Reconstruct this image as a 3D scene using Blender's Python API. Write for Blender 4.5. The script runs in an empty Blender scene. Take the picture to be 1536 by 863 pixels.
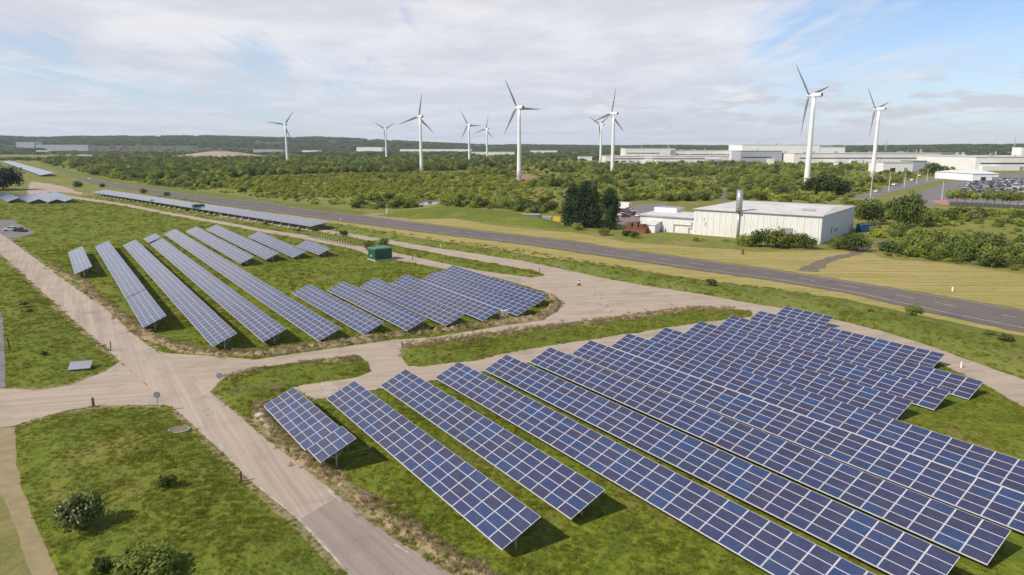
import bpy, bmesh, math, random
import numpy as np
from mathutils import Vector, Matrix, noise
from mathutils.geometry import delaunay_2d_cdt

SC = bpy.context.scene
COL = SC.collection
R = math.radians
# ------------------------------------------------------------------ camera
CAM_H, FPX, HORIZON = 30.0, 1024.0, 220.0            # metres, focal length in photo pixels (1536 wide), horizon row
PITCH = math.atan((431.5 - HORIZON) / FPX)
cd = bpy.data.cameras.new('camera'); cam = bpy.data.objects.new('camera', cd); COL.objects.link(cam)
cam.location = (0, 0, CAM_H); cam.rotation_euler = (math.pi / 2 - PITCH, 0, 0)
cd.sensor_width = 36.0; cd.lens = 36.0 * FPX / 1536.0; cd.clip_start = 0.5; cd.clip_end = 40000
SC.camera = cam
# ------------------------------------------------------------------ sun and sky
SUN_AZ, SUN_EL = 242.0, 43.0                         # clockwise from the view direction (+Y)
az, el = R(SUN_AZ), R(SUN_EL)
to_sun = Vector((math.sin(az) * math.cos(el), math.cos(az) * math.cos(el), math.sin(el)))
sd = bpy.data.lights.new('sun', 'SUN'); sd.energy = 4.4; sd.angle = R(0.6); sd.color = (1.0, 0.92, 0.79)
sun = bpy.data.objects.new('sun', sd); COL.objects.link(sun)
sun.rotation_euler = to_sun.to_track_quat('Z', 'Y').to_euler()
SC.view_settings.view_transform = 'Standard'; SC.view_settings.look = 'None'
SC.view_settings.gamma = 1.0; SC.view_settings.use_curve_mapping = False
SC.view_settings.exposure = 0.25


class NT:
    """short-hand for building node trees"""
    def __init__(s, tree): s.t = tree; s.n = tree.nodes; s.l = tree.links
    def add(s, typ, **kw):
        nd = s.n.new(typ)
        for k, v in kw.items():
            if k.startswith('i_'):
                key = k[2:]
                nd.inputs[int(key) if key.isdigit() else key].default_value = v
            else: setattr(nd, k, v)
        return nd
    def link(s, a, b): s.l.new(a, b)
    def put(s, sock, v):
        if hasattr(v, 'is_output'): s.l.new(v, sock)
        else: sock.default_value = v
    def math(s, op, a, b=0.0, c=0.0, clamp=False):
        nd = s.n.new('ShaderNodeMath'); nd.operation = op; nd.use_clamp = clamp
        for i, v in enumerate((a, b, c)): s.put(nd.inputs[i], v)
        return nd.outputs[0]
    def vec(s, op, a, b=(0, 0, 0)):
        nd = s.n.new('ShaderNodeVectorMath'); nd.operation = op
        s.put(nd.inputs[0], a); s.put(nd.inputs[1], b)
        return nd.outputs['Value'] if op in ('DOT_PRODUCT', 'LENGTH') else nd.outputs[0]
    def mix(s, f, a, b):
        nd = s.n.new('ShaderNodeMix'); nd.data_type = 'RGBA'
        s.put(nd.inputs[0], f)
        for i, v in ((6, a), (7, b)): s.put(nd.inputs[i], v if hasattr(v, 'is_output') else (*v, 1) if len(v) == 3 else v)
        return nd.outputs[2]
    def noise(s, vec, scale, detail=4, rough=.55, dist=0.0, w=None):
        nd = s.n.new('ShaderNodeTexNoise'); nd.inputs['Scale'].default_value = scale
        nd.inputs['Detail'].default_value = detail; nd.inputs['Roughness'].default_value = rough
        nd.inputs['Distortion'].default_value = dist
        if vec is not None: s.l.new(vec, nd.inputs['Vector'])
        return nd.outputs[0]
    def sstep(s, v, lo, hi, a=0.0, b=1.0):
        nd = s.n.new('ShaderNodeMapRange'); nd.interpolation_type = 'SMOOTHSTEP'; nd.clamp = True
        s.put(nd.inputs[0], v)
        for i, x in enumerate((lo, hi, a, b)): nd.inputs[i + 1].default_value = x
        return nd.outputs[0]
    def mapping(s, vec, scale=(1, 1, 1), rot=(0, 0, 0), loc=(0, 0, 0)):
        nd = s.n.new('ShaderNodeMapping'); s.l.new(vec, nd.inputs[0])
        nd.inputs['Scale'].default_value = scale; nd.inputs['Rotation'].default_value = rot; nd.inputs['Location'].default_value = loc
        return nd.outputs[0]


def pix_dir(u, v):
    x, y = (u - 768) / FPX, (v - 431.5) / FPX
    c, s = math.cos(PITCH), math.sin(PITCH)
    return Vector((x, c - y * s, -s - y * c))

def make_world():
    w = bpy.data.worlds.new('World'); SC.world = w; w.use_nodes = True
    k = NT(w.node_tree); k.n.clear()
    out = k.add('ShaderNodeOutputWorld'); bg = k.add('ShaderNodeBackground'); k.link(bg.outputs[0], out.inputs[0])
    sky = k.add('ShaderNodeTexSky', sky_type='NISHITA', sun_disc=False)
    sky.sun_elevation = el; sky.sun_rotation = az; sky.altitude = 50; sky.air_density = 1.0; sky.dust_density = 0.3; sky.ozone_density = 2.2
    skyc = k.vec('SCALE', sky.outputs[0]); skyc.node.inputs['Scale'].default_value = SKY_STRENGTH; skyc = k.vec('MULTIPLY', skyc, (.93, .97, 1.10))
    tc = k.add('ShaderNodeTexCoord'); D = tc.outputs['Generated']
    sep = k.add('ShaderNodeSeparateXYZ'); k.link(D, sep.inputs[0]); x, y, z = sep.outputs
    zz = k.math('MAXIMUM', z, 0.0)
    # high thin cloud sheet seen in perspective
    den = k.math('ADD', zz, 0.07)
    cmb = k.add('ShaderNodeCombineXYZ'); k.link(k.math('DIVIDE', x, den), cmb.inputs[0]); k.link(k.math('DIVIDE', y, den), cmb.inputs[1])
    P = cmb.outputs[0]
    n1 = k.noise(k.mapping(P, (0.42, 0.20, 1), (0, 0, R(52)), (3.1, 1.7, 0)), 1.0, 7, .58, .6)
    n2 = k.noise(k.mapping(P, (1.5, 0.32, 1), (0, 0, R(66)), (0.4, 5.2, 2)), 1.3, 6, .6, .8)
    n4 = k.noise(k.mapping(P, (3.2, .55, 1), (0, 0, R(60)), (4.4, 1.2, 7)), 1.6, 6, .62, 1.2)
    n3 = k.noise(k.mapping(P, (0.9, 0.9, 1), (0, 0, 0), (7, 2, 5)), 2.2, 6, .6)
    sheet = k.math('ADD', k.math('MULTIPLY', n1, .55), k.math('ADD', k.math('MULTIPLY', n2, .33), k.math('MULTIPLY', n3, .18)))
    sheet = k.math('ADD', sheet, k.math('MULTIPLY', k.math('SUBTRACT', n4, .5), .50))
    def blob(u, v, r0, r1, amt):
        d = pix_dir(u, v).normalized()
        return k.math('MULTIPLY', k.sstep(k.vec('DOT_PRODUCT', k.vec('NORMALIZE', D), tuple(d)), math.cos(R(r1)), math.cos(R(r0))), amt)
    bias = None
    for b in ((640, 40, 2, 26, .20), (230, 40, 2, 15, .13), (960, 60, 2, 18, .14), (60, 130, 1, 9, .02),
              (300, 120, 1, 8, -.15), (440, 132, 1, 7, -.14), (560, 146, 1, 5, -.07), (30, 76, 1, 5, -.16), (150, 100, 1, 5, -.10), (60, 30, 2, 9, .10), (100, 160, 2, 12, .04), (1440, 22, 2, 11, -.09), (1490, 110, 1, 8, -.06), (1330, 70, 1, 6, .05),
              (1230, 20, 1, 7, -.08), (1180, 110, 1, 7, -.05)):
        q = blob(*b); bias = q if bias is None else k.math('ADD', bias, q)
    sheet = k.math('ADD', sheet, bias)
    overhead = k.sstep(z, .42, .8)                       # bluer overhead, out of the frame
    sheet = k.math('SUBTRACT', sheet, k.math('MULTIPLY', overhead, .10))
    cover = k.sstep(sheet, .34, .72)
    shade = k.noise(k.mapping(P, (.8, .8, 1), (0, 0, .4), (1, 9, 3)), 1.4, 5, .6)
    white = k.mix(k.sstep(shade, .35, .65), (.61, .61, .645), (.76, .75, .765))
    c = k.mix(k.math('MULTIPLY', cover, .93), skyc, white)
    # a pale veil low down and small flat cumulus near the horizon
    veil = k.sstep(z, .20, .0)
    c = k.mix(k.math('MULTIPLY', veil, .45), c, (.46, .545, .685))
    ang = k.math('ARCTAN2', x, y)
    cm2 = k.add('ShaderNodeCombineXYZ'); k.link(k.math('MULTIPLY', ang, 9.0), cm2.inputs[0]); k.link(k.math('MULTIPLY', z, 42.0), cm2.inputs[1])
    cu = k.noise(cm2.outputs[0], 1.25, 7, .55)
    band = k.math('MULTIPLY', k.sstep(z, .010, .035), k.sstep(z, .105, .065))
    right = k.sstep(ang, R(-6), R(9), .0, 1.0)
    cm = k.math('MULTIPLY', k.sstep(k.math('ADD', cu, k.math('MULTIPLY', band, .06)), .51, .62), k.math('MULTIPLY', band, right))
    lit = k.sstep(k.noise(k.vec('ADD', cm2.outputs[0], (0, .5, 0)), 1.25, 7, .55), .50, .66)
    c = k.mix(k.math('MULTIPLY', cm, .75), c, k.mix(lit, (.53, .54, .60), (.77, .755, .76)))
    k.link(c, bg.inputs[0]); bg.inputs[1].default_value = 1.0

SKY_STRENGTH = 0.110
make_world()

# ------------------------------------------------------------------ helpers
def G(u, v, z=0.0):
    """the point of the real ground (or of height z) seen at photo pixel (u, v)"""
    d = pix_dir(u, v); t = (z - CAM_H) / d.z
    return Vector((d.x * t, d.y * t, z))

def W2(pts): return [G(*p).xy for p in pts]

class MB:
    def __init__(s): s.v = []; s.f = []; s.m = []
    def face(s, pts, m=0):
        b = len(s.v); s.v += [tuple(p) for p in pts]; s.f.append(tuple(range(b, b + len(pts)))); s.m.append(m)
    def hull(s, bot, top, m=0, cap=True):
        """side walls between two equal rings and caps"""
        b = len(s.v); n = len(bot); s.v += [tuple(p) for p in bot] + [tuple(p) for p in top]
        for i in range(n):
            j = (i + 1) % n; s.f.append((b + i, b + j, b + n + j, b + n + i)); s.m.append(m)
        if cap:
            s.f.append(tuple(b + i for i in reversed(range(n)))); s.m.append(m)
            s.f.append(tuple(b + n + i for i in range(n))); s.m.append(m)
        return s
    def box(s, x0, x1, y0, y1, z0, z1, m=0):
        return s.hull([(x0, y0, z0), (x1, y0, z0), (x1, y1, z0), (x0, y1, z0)], [(x0, y0, z1), (x1, y0, z1), (x1, y1, z1), (x0, y1, z1)], m)
    def rings(s, rs, m=0, cap=True):
        b = len(s.v); n = len(rs[0])
        for r in rs: s.v += [tuple(p) for p in r]
        for k in range(len(rs) - 1):
            for i in range(n):
                j = (i + 1) % n
                s.f.append((b + k * n + i, b + k * n + j, b + (k + 1) * n + j, b + (k + 1) * n + i)); s.m.append(m)
        if cap:
            s.f.append(tuple(b + i for i in reversed(range(n)))); s.m.append(m)
            e = b + (len(rs) - 1) * n; s.f.append(tuple(e + i for i in range(n))); s.m.append(m)
        return s
    def tube(s, p, q, r0, r1=None, n=10, m=0):
        p, q = Vector(p), Vector(q); r1 = r0 if r1 is None else r1
        a = (q - p).normalized(); u = a.orthogonal().normalized(); w = a.cross(u)
        ring = lambda c, r: [c + (u * math.cos(t) + w * math.sin(t)) * r for t in [2 * math.pi * i / n for i in range(n)]]
        return s.rings([ring(p, r0), ring(q, r1)], m)
    def bar(s, p, q, w, h, m=0):
        p, q = Vector(p), Vector(q); a = (q - p).normalized()
        u = a.cross(Vector((0, 0, 1)));  u = (u if u.length > 1e-4 else Vector((1, 0, 0))).normalized() * w / 2; t = u.cross(a).normalized() * h / 2
        return s.hull([p - u - t, p + u - t, p + u + t, p - u + t], [q - u - t, q + u - t, q + u + t, q - u + t], m)
    def mesh(s, name, mats, smooth=False):
        me = bpy.data.meshes.new(name); me.from_pydata(s.v, [], s.f)
        for mt in mats if isinstance(mats, (list, tuple)) else [mats]: me.materials.append(mt)
        if any(s.m): me.polygons.foreach_set('material_index', s.m)
        if smooth: me.polygons.foreach_set('use_smooth', [True] * len(me.polygons))
        bm = bmesh.new(); bm.from_mesh(me); bmesh.ops.recalc_face_normals(bm, faces=bm.faces); bm.to_mesh(me); bm.free()
        me.update(); return me
    def build(s, name, mats, parent=None, smooth=False):
        return link(bpy.data.objects.new(name, s.mesh(name, mats, smooth)), parent)

def link(o, parent=None):
    COL.objects.link(o)
    if parent is not None: o.parent = parent
    return o
def tag(o, label=None, cat=None, group=None, kind=None):
    if label: o['label'] = label
    if cat: o['category'] = cat
    if group: o['group'] = group
    if kind: o['kind'] = kind
    return o
def empty(name, loc, rz=0.0):
    o = bpy.data.objects.new(name, None); COL.objects.link(o); o.location = loc; o.rotation_euler = (0, 0, rz); o.empty_display_size = .3
    return o
def copy_tree(o, parent=None):
    c = o.copy(); COL.objects.link(c); c.parent = parent
    for ch in list(o.children): copy_tree(ch, c)
    return c

# ------------------------------------------------------------------ materials
def mat(name, col=(.5, .5, .5), rough=.8, metal=0.0, var=0.0, scale=1.0, col2=None, bump=0.0, bscale=None, spec=.5, rand=0.0, detail=5):
    m = bpy.data.materials.new(name); m.use_nodes = True; k = NT(m.node_tree)
    b = k.n['Principled BSDF']; b.inputs['Roughness'].default_value = rough; b.inputs['Metallic'].default_value = metal
    b.inputs['Specular IOR Level'].default_value = spec
    geo = k.add('ShaderNodeNewGeometry'); pos = geo.outputs['Position']
    if var or col2:
        c2 = col2 or tuple(x * (1 - var) for x in col)
        f = k.sstep(k.noise(pos, scale, detail, .6), .35, .65)
        c = k.mix(f, col, c2)
    else:
        rgb = k.add('ShaderNodeRGB'); rgb.outputs[0].default_value = (*col, 1); c = rgb.outputs[0]
    if rand:
        oi = k.add('ShaderNodeObjectInfo')
        hs = k.add('ShaderNodeHueSaturation'); k.link(c, hs.inputs['Color'])
        k.link(k.math('MULTIPLY_ADD', oi.outputs['Random'], 2 * rand, 1 - rand), hs.inputs['Value'])
        c = hs.outputs[0]
    k.link(c, b.inputs['Base Color'])
    if bump:
        bp = k.add('ShaderNodeBump'); bp.inputs['Strength'].default_value = 1.0; bp.inputs['Distance'].default_value = bump
        k.link(k.noise(pos, bscale or scale, 5, .65), bp.inputs['Height']); k.link(bp.outputs[0], b.inputs['Normal'])
    return m

def grass_mat(name, a, b, c, dry, dryamt=.5, bump=.18, fine=2.6, big=.05, streak=None):
    """sward: fine clumps a/b, broad patches towards c, dry patches"""
    m = bpy.data.materials.new(name); m.use_nodes = True; k = NT(m.node_tree); bs = k.n['Principled BSDF']
    bs.inputs['Roughness'].default_value = .9; bs.inputs['Specular IOR Level'].default_value = .15
    pos = k.add('ShaderNodeNewGeometry').outputs['Position']
    f1 = k.noise(pos, fine, 4, .65); f2 = k.noise(pos, fine * .23, 4, .6, .5); f3 = k.noise(pos, big, 5, .62, .4); f4 = k.noise(k.vec('ADD', pos, (77, 31, 0)), big * 1.7, 6, .65, .6)
    col = k.mix(k.sstep(f1, .32, .68), a, b)
    col = k.mix(k.math('MULTIPLY', k.sstep(f2, .42, .66), .65), col, c)
    col = k.mix(k.math('MULTIPLY', k.sstep(f3, .46, .64), .55), col, b)
    col = k.mix(k.math('MULTIPLY', k.sstep(f4, .50, .68), dryamt), col, dry)
    if streak is not None:
        st = k.noise(k.mapping(pos, (.012, .42, 1), (0, 0, -streak)), 1.0, 5, .7)
        col = k.mix(k.math('MULTIPLY', k.sstep(st, .42, .60), .75), col, dry)
    k.link(col, bs.inputs['Base Color'])
    bp = k.add('ShaderNodeBump'); bp.inputs['Distance'].default_value = bump
    k.link(k.math('ADD', f1, k.math('MULTIPLY', k.noise(pos, fine * .45, 3, .5), 1.4)), bp.inputs['Height']); k.link(bp.outputs[0], bs.inputs['Normal'])
    return m

def track_mat(name, ang, a, b, stain, edge=None):
    """worn concrete or asphalt: lengthwise wheel streaks, blotches, fine grain"""
    m = bpy.data.materials.new(name); m.use_nodes = True; k = NT(m.node_tree); bs = k.n['Principled BSDF']
    bs.inputs['Roughness'].default_value = .92; bs.inputs['Specular IOR Level'].default_value = .2
    pos = k.add('ShaderNodeNewGeometry').outputs['Position']
    al = k.mapping(pos, (1, 1, 1), (0, 0, -ang))
    s1 = k.noise(k.mapping(al, (.018, .75, 1)), 1.0, 4, .6, .15); s2 = k.noise(k.mapping(al, (.06, 2.4, 1)), 1.0, 3, .6, .1)
    bl = k.noise(pos, .16, 6, .65, .4); gr = k.noise(pos, 5.0, 3, .7); bb = k.noise(pos, .035, 4, .6)
    col = k.mix(k.sstep(s1, .35, .65), a, b)
    col = k.mix(k.math('MULTIPLY', k.sstep(s2, .48, .66), .42), col, stain)
    col = k.mix(k.math('MULTIPLY', k.sstep(bl, .48, .68), .6), col, stain)
    col = k.mix(k.math('MULTIPLY', k.sstep(bb, .45, .65), .35), col, a)
    col = k.mix(k.math('MULTIPLY', k.sstep(gr, .45, .75), .28), col, tuple(x * .6 for x in stain))
    k.link(col, bs.inputs['Base Color'])
    bp = k.add('ShaderNodeBump'); bp.inputs['Distance'].default_value = .015; k.link(gr, bp.inputs['Height']); k.link(bp.outputs[0], bs.inputs['Normal'])
    return m

def leaf_mat(name, a, b, rand=.35, hue=.02, translucent=.25):
    m = bpy.data.materials.new(name); m.use_nodes = True; k = NT(m.node_tree); bs = k.n['Principled BSDF']
    bs.inputs['Roughness'].default_value = .7; bs.inputs['Specular IOR Level'].default_value = .2
    geo = k.add('ShaderNodeNewGeometry'); oi = k.add('ShaderNodeObjectInfo')
    col = k.mix(geo.outputs['Random Per Island'], a, b)
    hs = k.add('ShaderNodeHueSaturation'); k.link(col, hs.inputs['Color'])
    k.link(k.math('MULTIPLY_ADD', oi.outputs['Random'], 2 * rand, 1 - rand), hs.inputs['Value'])
    k.link(k.math('MULTIPLY_ADD', k.math('FRACT', k.math('MULTIPLY', oi.outputs['Random'], 7.31)), 2 * hue, .5 - hue), hs.inputs['Hue'])
    k.link(hs.outputs[0], bs.inputs['Base Color'])
    if translucent:
        tr = k.add('ShaderNodeBsdfTranslucent'); k.link(hs.outputs[0], tr.inputs[0]); mx = k.add('ShaderNodeMixShader'); mx.inputs[0].default_value = translucent
        k.link(bs.outputs[0], mx.inputs[1]); k.link(tr.outputs[0], mx.inputs[2]); k.link(mx.outputs[0], k.n['Material Output'].inputs[0])
    return m

def cell_mat(name):
    """solar cells under glass, each module slightly bluer or more purple than the next"""
    m = bpy.data.materials.new(name); m.use_nodes = True; k = NT(m.node_tree); bs = k.n['Principled BSDF']
    geo = k.add('ShaderNodeNewGeometry'); oi = k.add('ShaderNodeObjectInfo'); uv = k.add('ShaderNodeTexCoord').outputs['UV']
    rnd = k.math('FRACT', k.math('ADD', oi.outputs['Random'], geo.outputs['Random Per Island']))
    cr = k.add('ShaderNodeValToRGB'); k.link(rnd, cr.inputs[0]); e = cr.color_ramp
    e.elements[0].position = 0; e.elements[0].color = (.032, .030, .062, 1); e.elements[1].position = 1; e.elements[1].color = (.024, .048, .124, 1)
    for p, c in ((.35, (.032, .033, .076, 1)), (.65, (.028, .037, .090, 1)), (.88, (.026, .042, .108, 1))):
        q = e.elements.new(p); q.color = c
    sp = k.add('ShaderNodeSeparateXYZ'); k.link(uv, sp.inputs[0])
    fx = k.math('FRACT', k.math('MULTIPLY', sp.outputs[0], 12)); fy = k.math('FRACT', k.math('MULTIPLY', sp.outputs[1], 6))
    gx = k.math('LESS_THAN', fx, .06); gy = k.math('LESS_THAN', fy, .09)
    grid = k.math('MAXIMUM', gx, gy)
    bus = k.math('LESS_THAN', k.math('ABSOLUTE', k.math('SUBTRACT', k.math('FRACT', k.math('MULTIPLY', fy, 2)), .5)), .07)
    col = k.mix(k.math('MULTIPLY', grid, .5), cr.outputs[0], (.12, .14, .21)); col = k.mix(k.math('MULTIPLY', bus, .16), col, (.25, .27, .33))
    dirt = k.noise(geo.outputs['Position'], 1.2, 4, .6)
    col = k.mix(k.math('MULTIPLY', k.sstep(dirt, .4, .7), .10), col, (.16, .15, .15))
    k.link(col, bs.inputs['Base Color'])
    bs.inputs['Roughness'].default_value = .13; bs.inputs['IOR'].default_value = 1.52; bs.inputs['Specular IOR Level'].default_value = .5
    return m

def ribbed_mat(name, col, ang, pitch=1.0, rough=.5, dirt=(.5, .47, .42)):
    """profiled sheet cladding with vertical ribs and weather streaks"""
    m = bpy.data.materials.new(name); m.use_nodes = True; k = NT(m.node_tree); bs = k.n['Principled BSDF']; bs.inputs['Roughness'].default_value = rough
    tc = k.add('ShaderNodeTexCoord').outputs['Object']
    w = k.add('ShaderNodeTexWave', wave_type='BANDS', bands_direction='X'); w.inputs['Scale'].default_value = .314 / pitch * 2
    k.link(k.mapping(tc, (1, 1, 1), (0, 0, ang)), w.inputs[0])
    st = k.noise(k.mapping(tc, (1.3, 1.3, .06)), 1.0, 4, .6); bl = k.noise(tc, .12, 4, .6)
    c = k.mix(k.math('MULTIPLY', k.sstep(st, .5, .75), .35), col, dirt); c = k.mix(k.math('MULTIPLY', k.sstep(bl, .45, .7), .18), c, dirt)
    k.link(c, bs.inputs['Base Color'])
    bp = k.add('ShaderNodeBump'); bp.inputs['Distance'].default_value = .12; k.link(w.outputs[1], bp.inputs['Height']); k.link(bp.outputs[0], bs.inputs['Normal'])
    return m

M = {}
M['grass'] = grass_mat('rough_grass', (.100, .132, .014), (.152, .174, .021), (.068, .095, .012), (.230, .185, .055), .48)
M['field'] = grass_mat('field_grass', (.100, .136, .013), (.170, .190, .016), (.068, .098, .012), (.205, .160, .048), .55, big=.045, fine=1.3, bump=.3)
M['scrubfloor'] = grass_mat('scrub_floor', (.150, .165, .030), (.205, .200, .044), (.100, .120, .026), (.300, .225, .105), .55, fine=.8, big=.018, bump=.3)
M['verge'] = grass_mat('mown_verge', (.235, .220, .052), (.300, .250, .075), (.150, .170, .036), (.390, .290, .125), .55, bump=.05, fine=3.0, big=.04, streak=R(-48))
M['verge_edge'] = grass_mat('verge_edge', (.115, .145, .024), (.160, .180, .034), (.085, .112, .020), (.240, .200, .068), .5, fine=1.8, bump=.3)
M['mown'] = grass_mat('mown_lawn', (.150, .145, .040), (.200, .178, .065), (.10, .115, .028), (.270, .210, .105), .6, big=.12, bump=.03, fine=4)
M['earth'] = mat('dry_earth', (.36, .255, .165), .95, col2=(.155, .145, .045), scale=1.6, bump=.25, bscale=2.6)
M['dirt'] = mat('dirt_path', (.285, .215, .115), .95, col2=(.22, .18, .085), scale=.6, bump=.04, bscale=3)
M['ash'] = mat('dark_cinder_track', (.12, .095, .075), .95, col2=(.17, .14, .085), scale=.4, bump=.08, bscale=2)
CONC = ((.430, .345, .272), (.345, .275, .215), (.240, .194, .155))
M['track_main'] = track_mat('worn_track', R(-57), *CONC)
M['track_branch'] = track_mat('branch_track', R(12), (.425, .340, .262), (.350, .280, .214), (.250, .200, .156))
M['track_patch'] = track_mat('newer_track_surface', R(-50), (.300, .242, .205), (.260, .208, .175), (.205, .166, .142))
M['road'] = track_mat('road_asphalt', R(-48), (.165, .137, .120), (.132, .111, .100), (.098, .084, .078))
M['tarmac'] = track_mat('tarmac', R(-30), (.215, .190, .182), (.175, .158, .152), (.130, .118, .115))
M['paint'] = mat('road_paint', (.50, .47, .43), .85, var=.5, scale=2.0)
M['kerb'] = mat('worn_edge_paint', (.47, .43, .38), .9, var=.45, scale=1.1)
M['pink'] = mat('red_surfacing', (.42, .19, .17), .9, var=.2, scale=.3)
M['water'] = mat('pond_water', (.05, .055, .045), .06)
M['cells'] = cell_mat('solar_cells')
M['alu'] = mat('white_aluminium', (.53, .52, .545), .45, var=.10, scale=3, metal=0.0)
M['backsheet'] = mat('panel_backsheet', (.10, .10, .11), .6)
M['galv'] = mat('galvanised_steel', (.42, .42, .42), .5, metal=.6)
M['tower'] = mat('turbine_white', (.74, .74, .73), .35, var=.06, scale=.15)
M['blade'] = mat('blade_shade_grey', (.36, .36, .38), .4)  # white blades, their shaded side put into the colour as even grey
M['dark'] = mat('dark_opening', (.03, .03, .035), .5)
M['white'] = mat('white_paint', (.74, .73, .70), .5, var=.08, scale=.5)
M['roof'] = mat('pale_roof_sheet', (.60, .575, .535), .6, col2=(.50, .48, .45), scale=.25)
M['roofgrey'] = mat('grey_roof_sheet', (.33, .34, .36), .55, var=.15, scale=.3)
M['greybox'] = mat('grey_cladding', (.27, .28, .32), .55, var=.1, scale=.2)
M['blue'] = mat('blue_paint', (.035, .10, .20), .5, var=.15, scale=.5)
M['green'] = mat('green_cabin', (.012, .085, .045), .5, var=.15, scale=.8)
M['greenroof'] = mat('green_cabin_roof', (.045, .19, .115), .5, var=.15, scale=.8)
M['concrete'] = mat('concrete_plinth', (.42, .40, .36), .9, var=.2, scale=1)
M['rust'] = mat('rusty_steel', (.15, .050, .028), .85, col2=(.22, .085, .045), scale=1.5)
M['yellow'] = mat('yellow_paint', (.65, .46, .04), .5)
M['red'] = mat('red_paint', (.26, .025, .03), .4)
M['black'] = mat('black_paint', (.012, .012, .014), .25)
M['silver'] = mat('silver_paint', (.45, .46, .48), .3, metal=.4)
M['glass'] = mat('window_glass', (.02, .025, .03), .08)
M['tyre'] = mat('tyre_rubber', (.015, .015, .015), .8)
M['lamp'] = mat('pale_lamp_post', (.55, .54, .52), .5)
M['steelblue'] = mat('steel_blue_paint', (.12, .17, .26), .5, var=.15, scale=.5)
M['wood'] = mat('weathered_wood', (.16, .12, .085), .85, var=.3, scale=4)
M['bark'] = mat('bark', (.085, .062, .042), .95, var=.3, scale=3)
M['brick'] = mat('house_brick', (.28, .14, .10), .9, var=.2, scale=.1)
M['tile'] = mat('clay_tiles', (.20, .105, .08), .9, var=.25, scale=.1)
M['sand'] = mat('dry_spoil', (.36, .27, .17), .95, var=.2, scale=.05)
M['hill'] = grass_mat('far_hills', (.055, .085, .03), (.040, .065, .024), (.10, .125, .045), (.14, .13, .07), .45, fine=.02, big=.0022, bump=2.0)
M['leaf_scrub'] = leaf_mat('scrub_leaves', (.160, .200, .036), (.235, .268, .056), .45, .014, .35)
M['leaf_lime'] = leaf_mat('lime_leaves', (.245, .285, .034), (.335, .350, .060), .30, .012, .35)
M['leaf_dark'] = leaf_mat('dark_leaves', (.075, .108, .024), (.120, .152, .036), .38, .012, .3)
M['leaf_con'] = leaf_mat('conifer_leaves', (.022, .042, .016), (.040, .066, .024), .25, .01, .1)
M['leaf_pale'] = leaf_mat('willow_leaves', (.17, .20, .07), (.23, .25, .10), .28, .012, .3)
M['blossom'] = leaf_mat('may_blossom', (.42, .43, .30), (.27, .30, .17), .15, .005)
M['blade_grass'] = leaf_mat('grass_blades', (.170, .198, .022), (.250, .252, .040), .30, .020, .40)
M['blade_dry'] = leaf_mat('dead_stems', (.47, .335, .21), (.30, .215, .125), .30, .012, .4)

# ------------------------------------------------------------------ ground sheets
def resample(pts, step, jit=0.0, seed=0, closed=True):
    out = []; n = len(pts)
    for i in range(n if closed else n - 1):
        a, b = Vector(pts[i]), Vector(pts[(i + 1) % n]); L = (b - a).length
        st = max(step, (a.length + b.length) * .5 * .010)
        m = max(1, int(L / st))
        for j in range(m): out.append(a.lerp(b, j / m))
    if not closed: out.append(Vector(pts[-1]))
    if jit:
        for i, p in enumerate(out):
            s = min(1.0 + p.length * .004, 3)
            out[i] = p + Vector((noise.noise(Vector((p.x * .45, p.y * .45, seed))), noise.noise(Vector((p.x * .45, p.y * .45, seed + 9.7))))) * jit * s \
                       + Vector((noise.noise(Vector((p.x * 1.7, p.y * 1.7, seed))), noise.noise(Vector((p.x * 1.7, p.y * 1.7, seed + 9.7))))) * jit * .5
    return out

def sheet(name, px, z, m, jit=.25, step=.7, seed=0, kind='structure', world=False):
    pts = resample(px if world else W2(px), step, jit, seed)
    vs, es, fs, *_ = delaunay_2d_cdt(pts, [], [list(range(len(pts)))], 1, 1e-4)
    me = bpy.data.meshes.new(name); me.from_pydata([(v.x, v.y, z) for v in vs], [], fs); me.materials.append(m)
    for p in me.polygons:
        if p.normal.z < 0: p.flip()
    o = link(bpy.data.objects.new(name, me)); o['kind'] = kind
    return o

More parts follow.
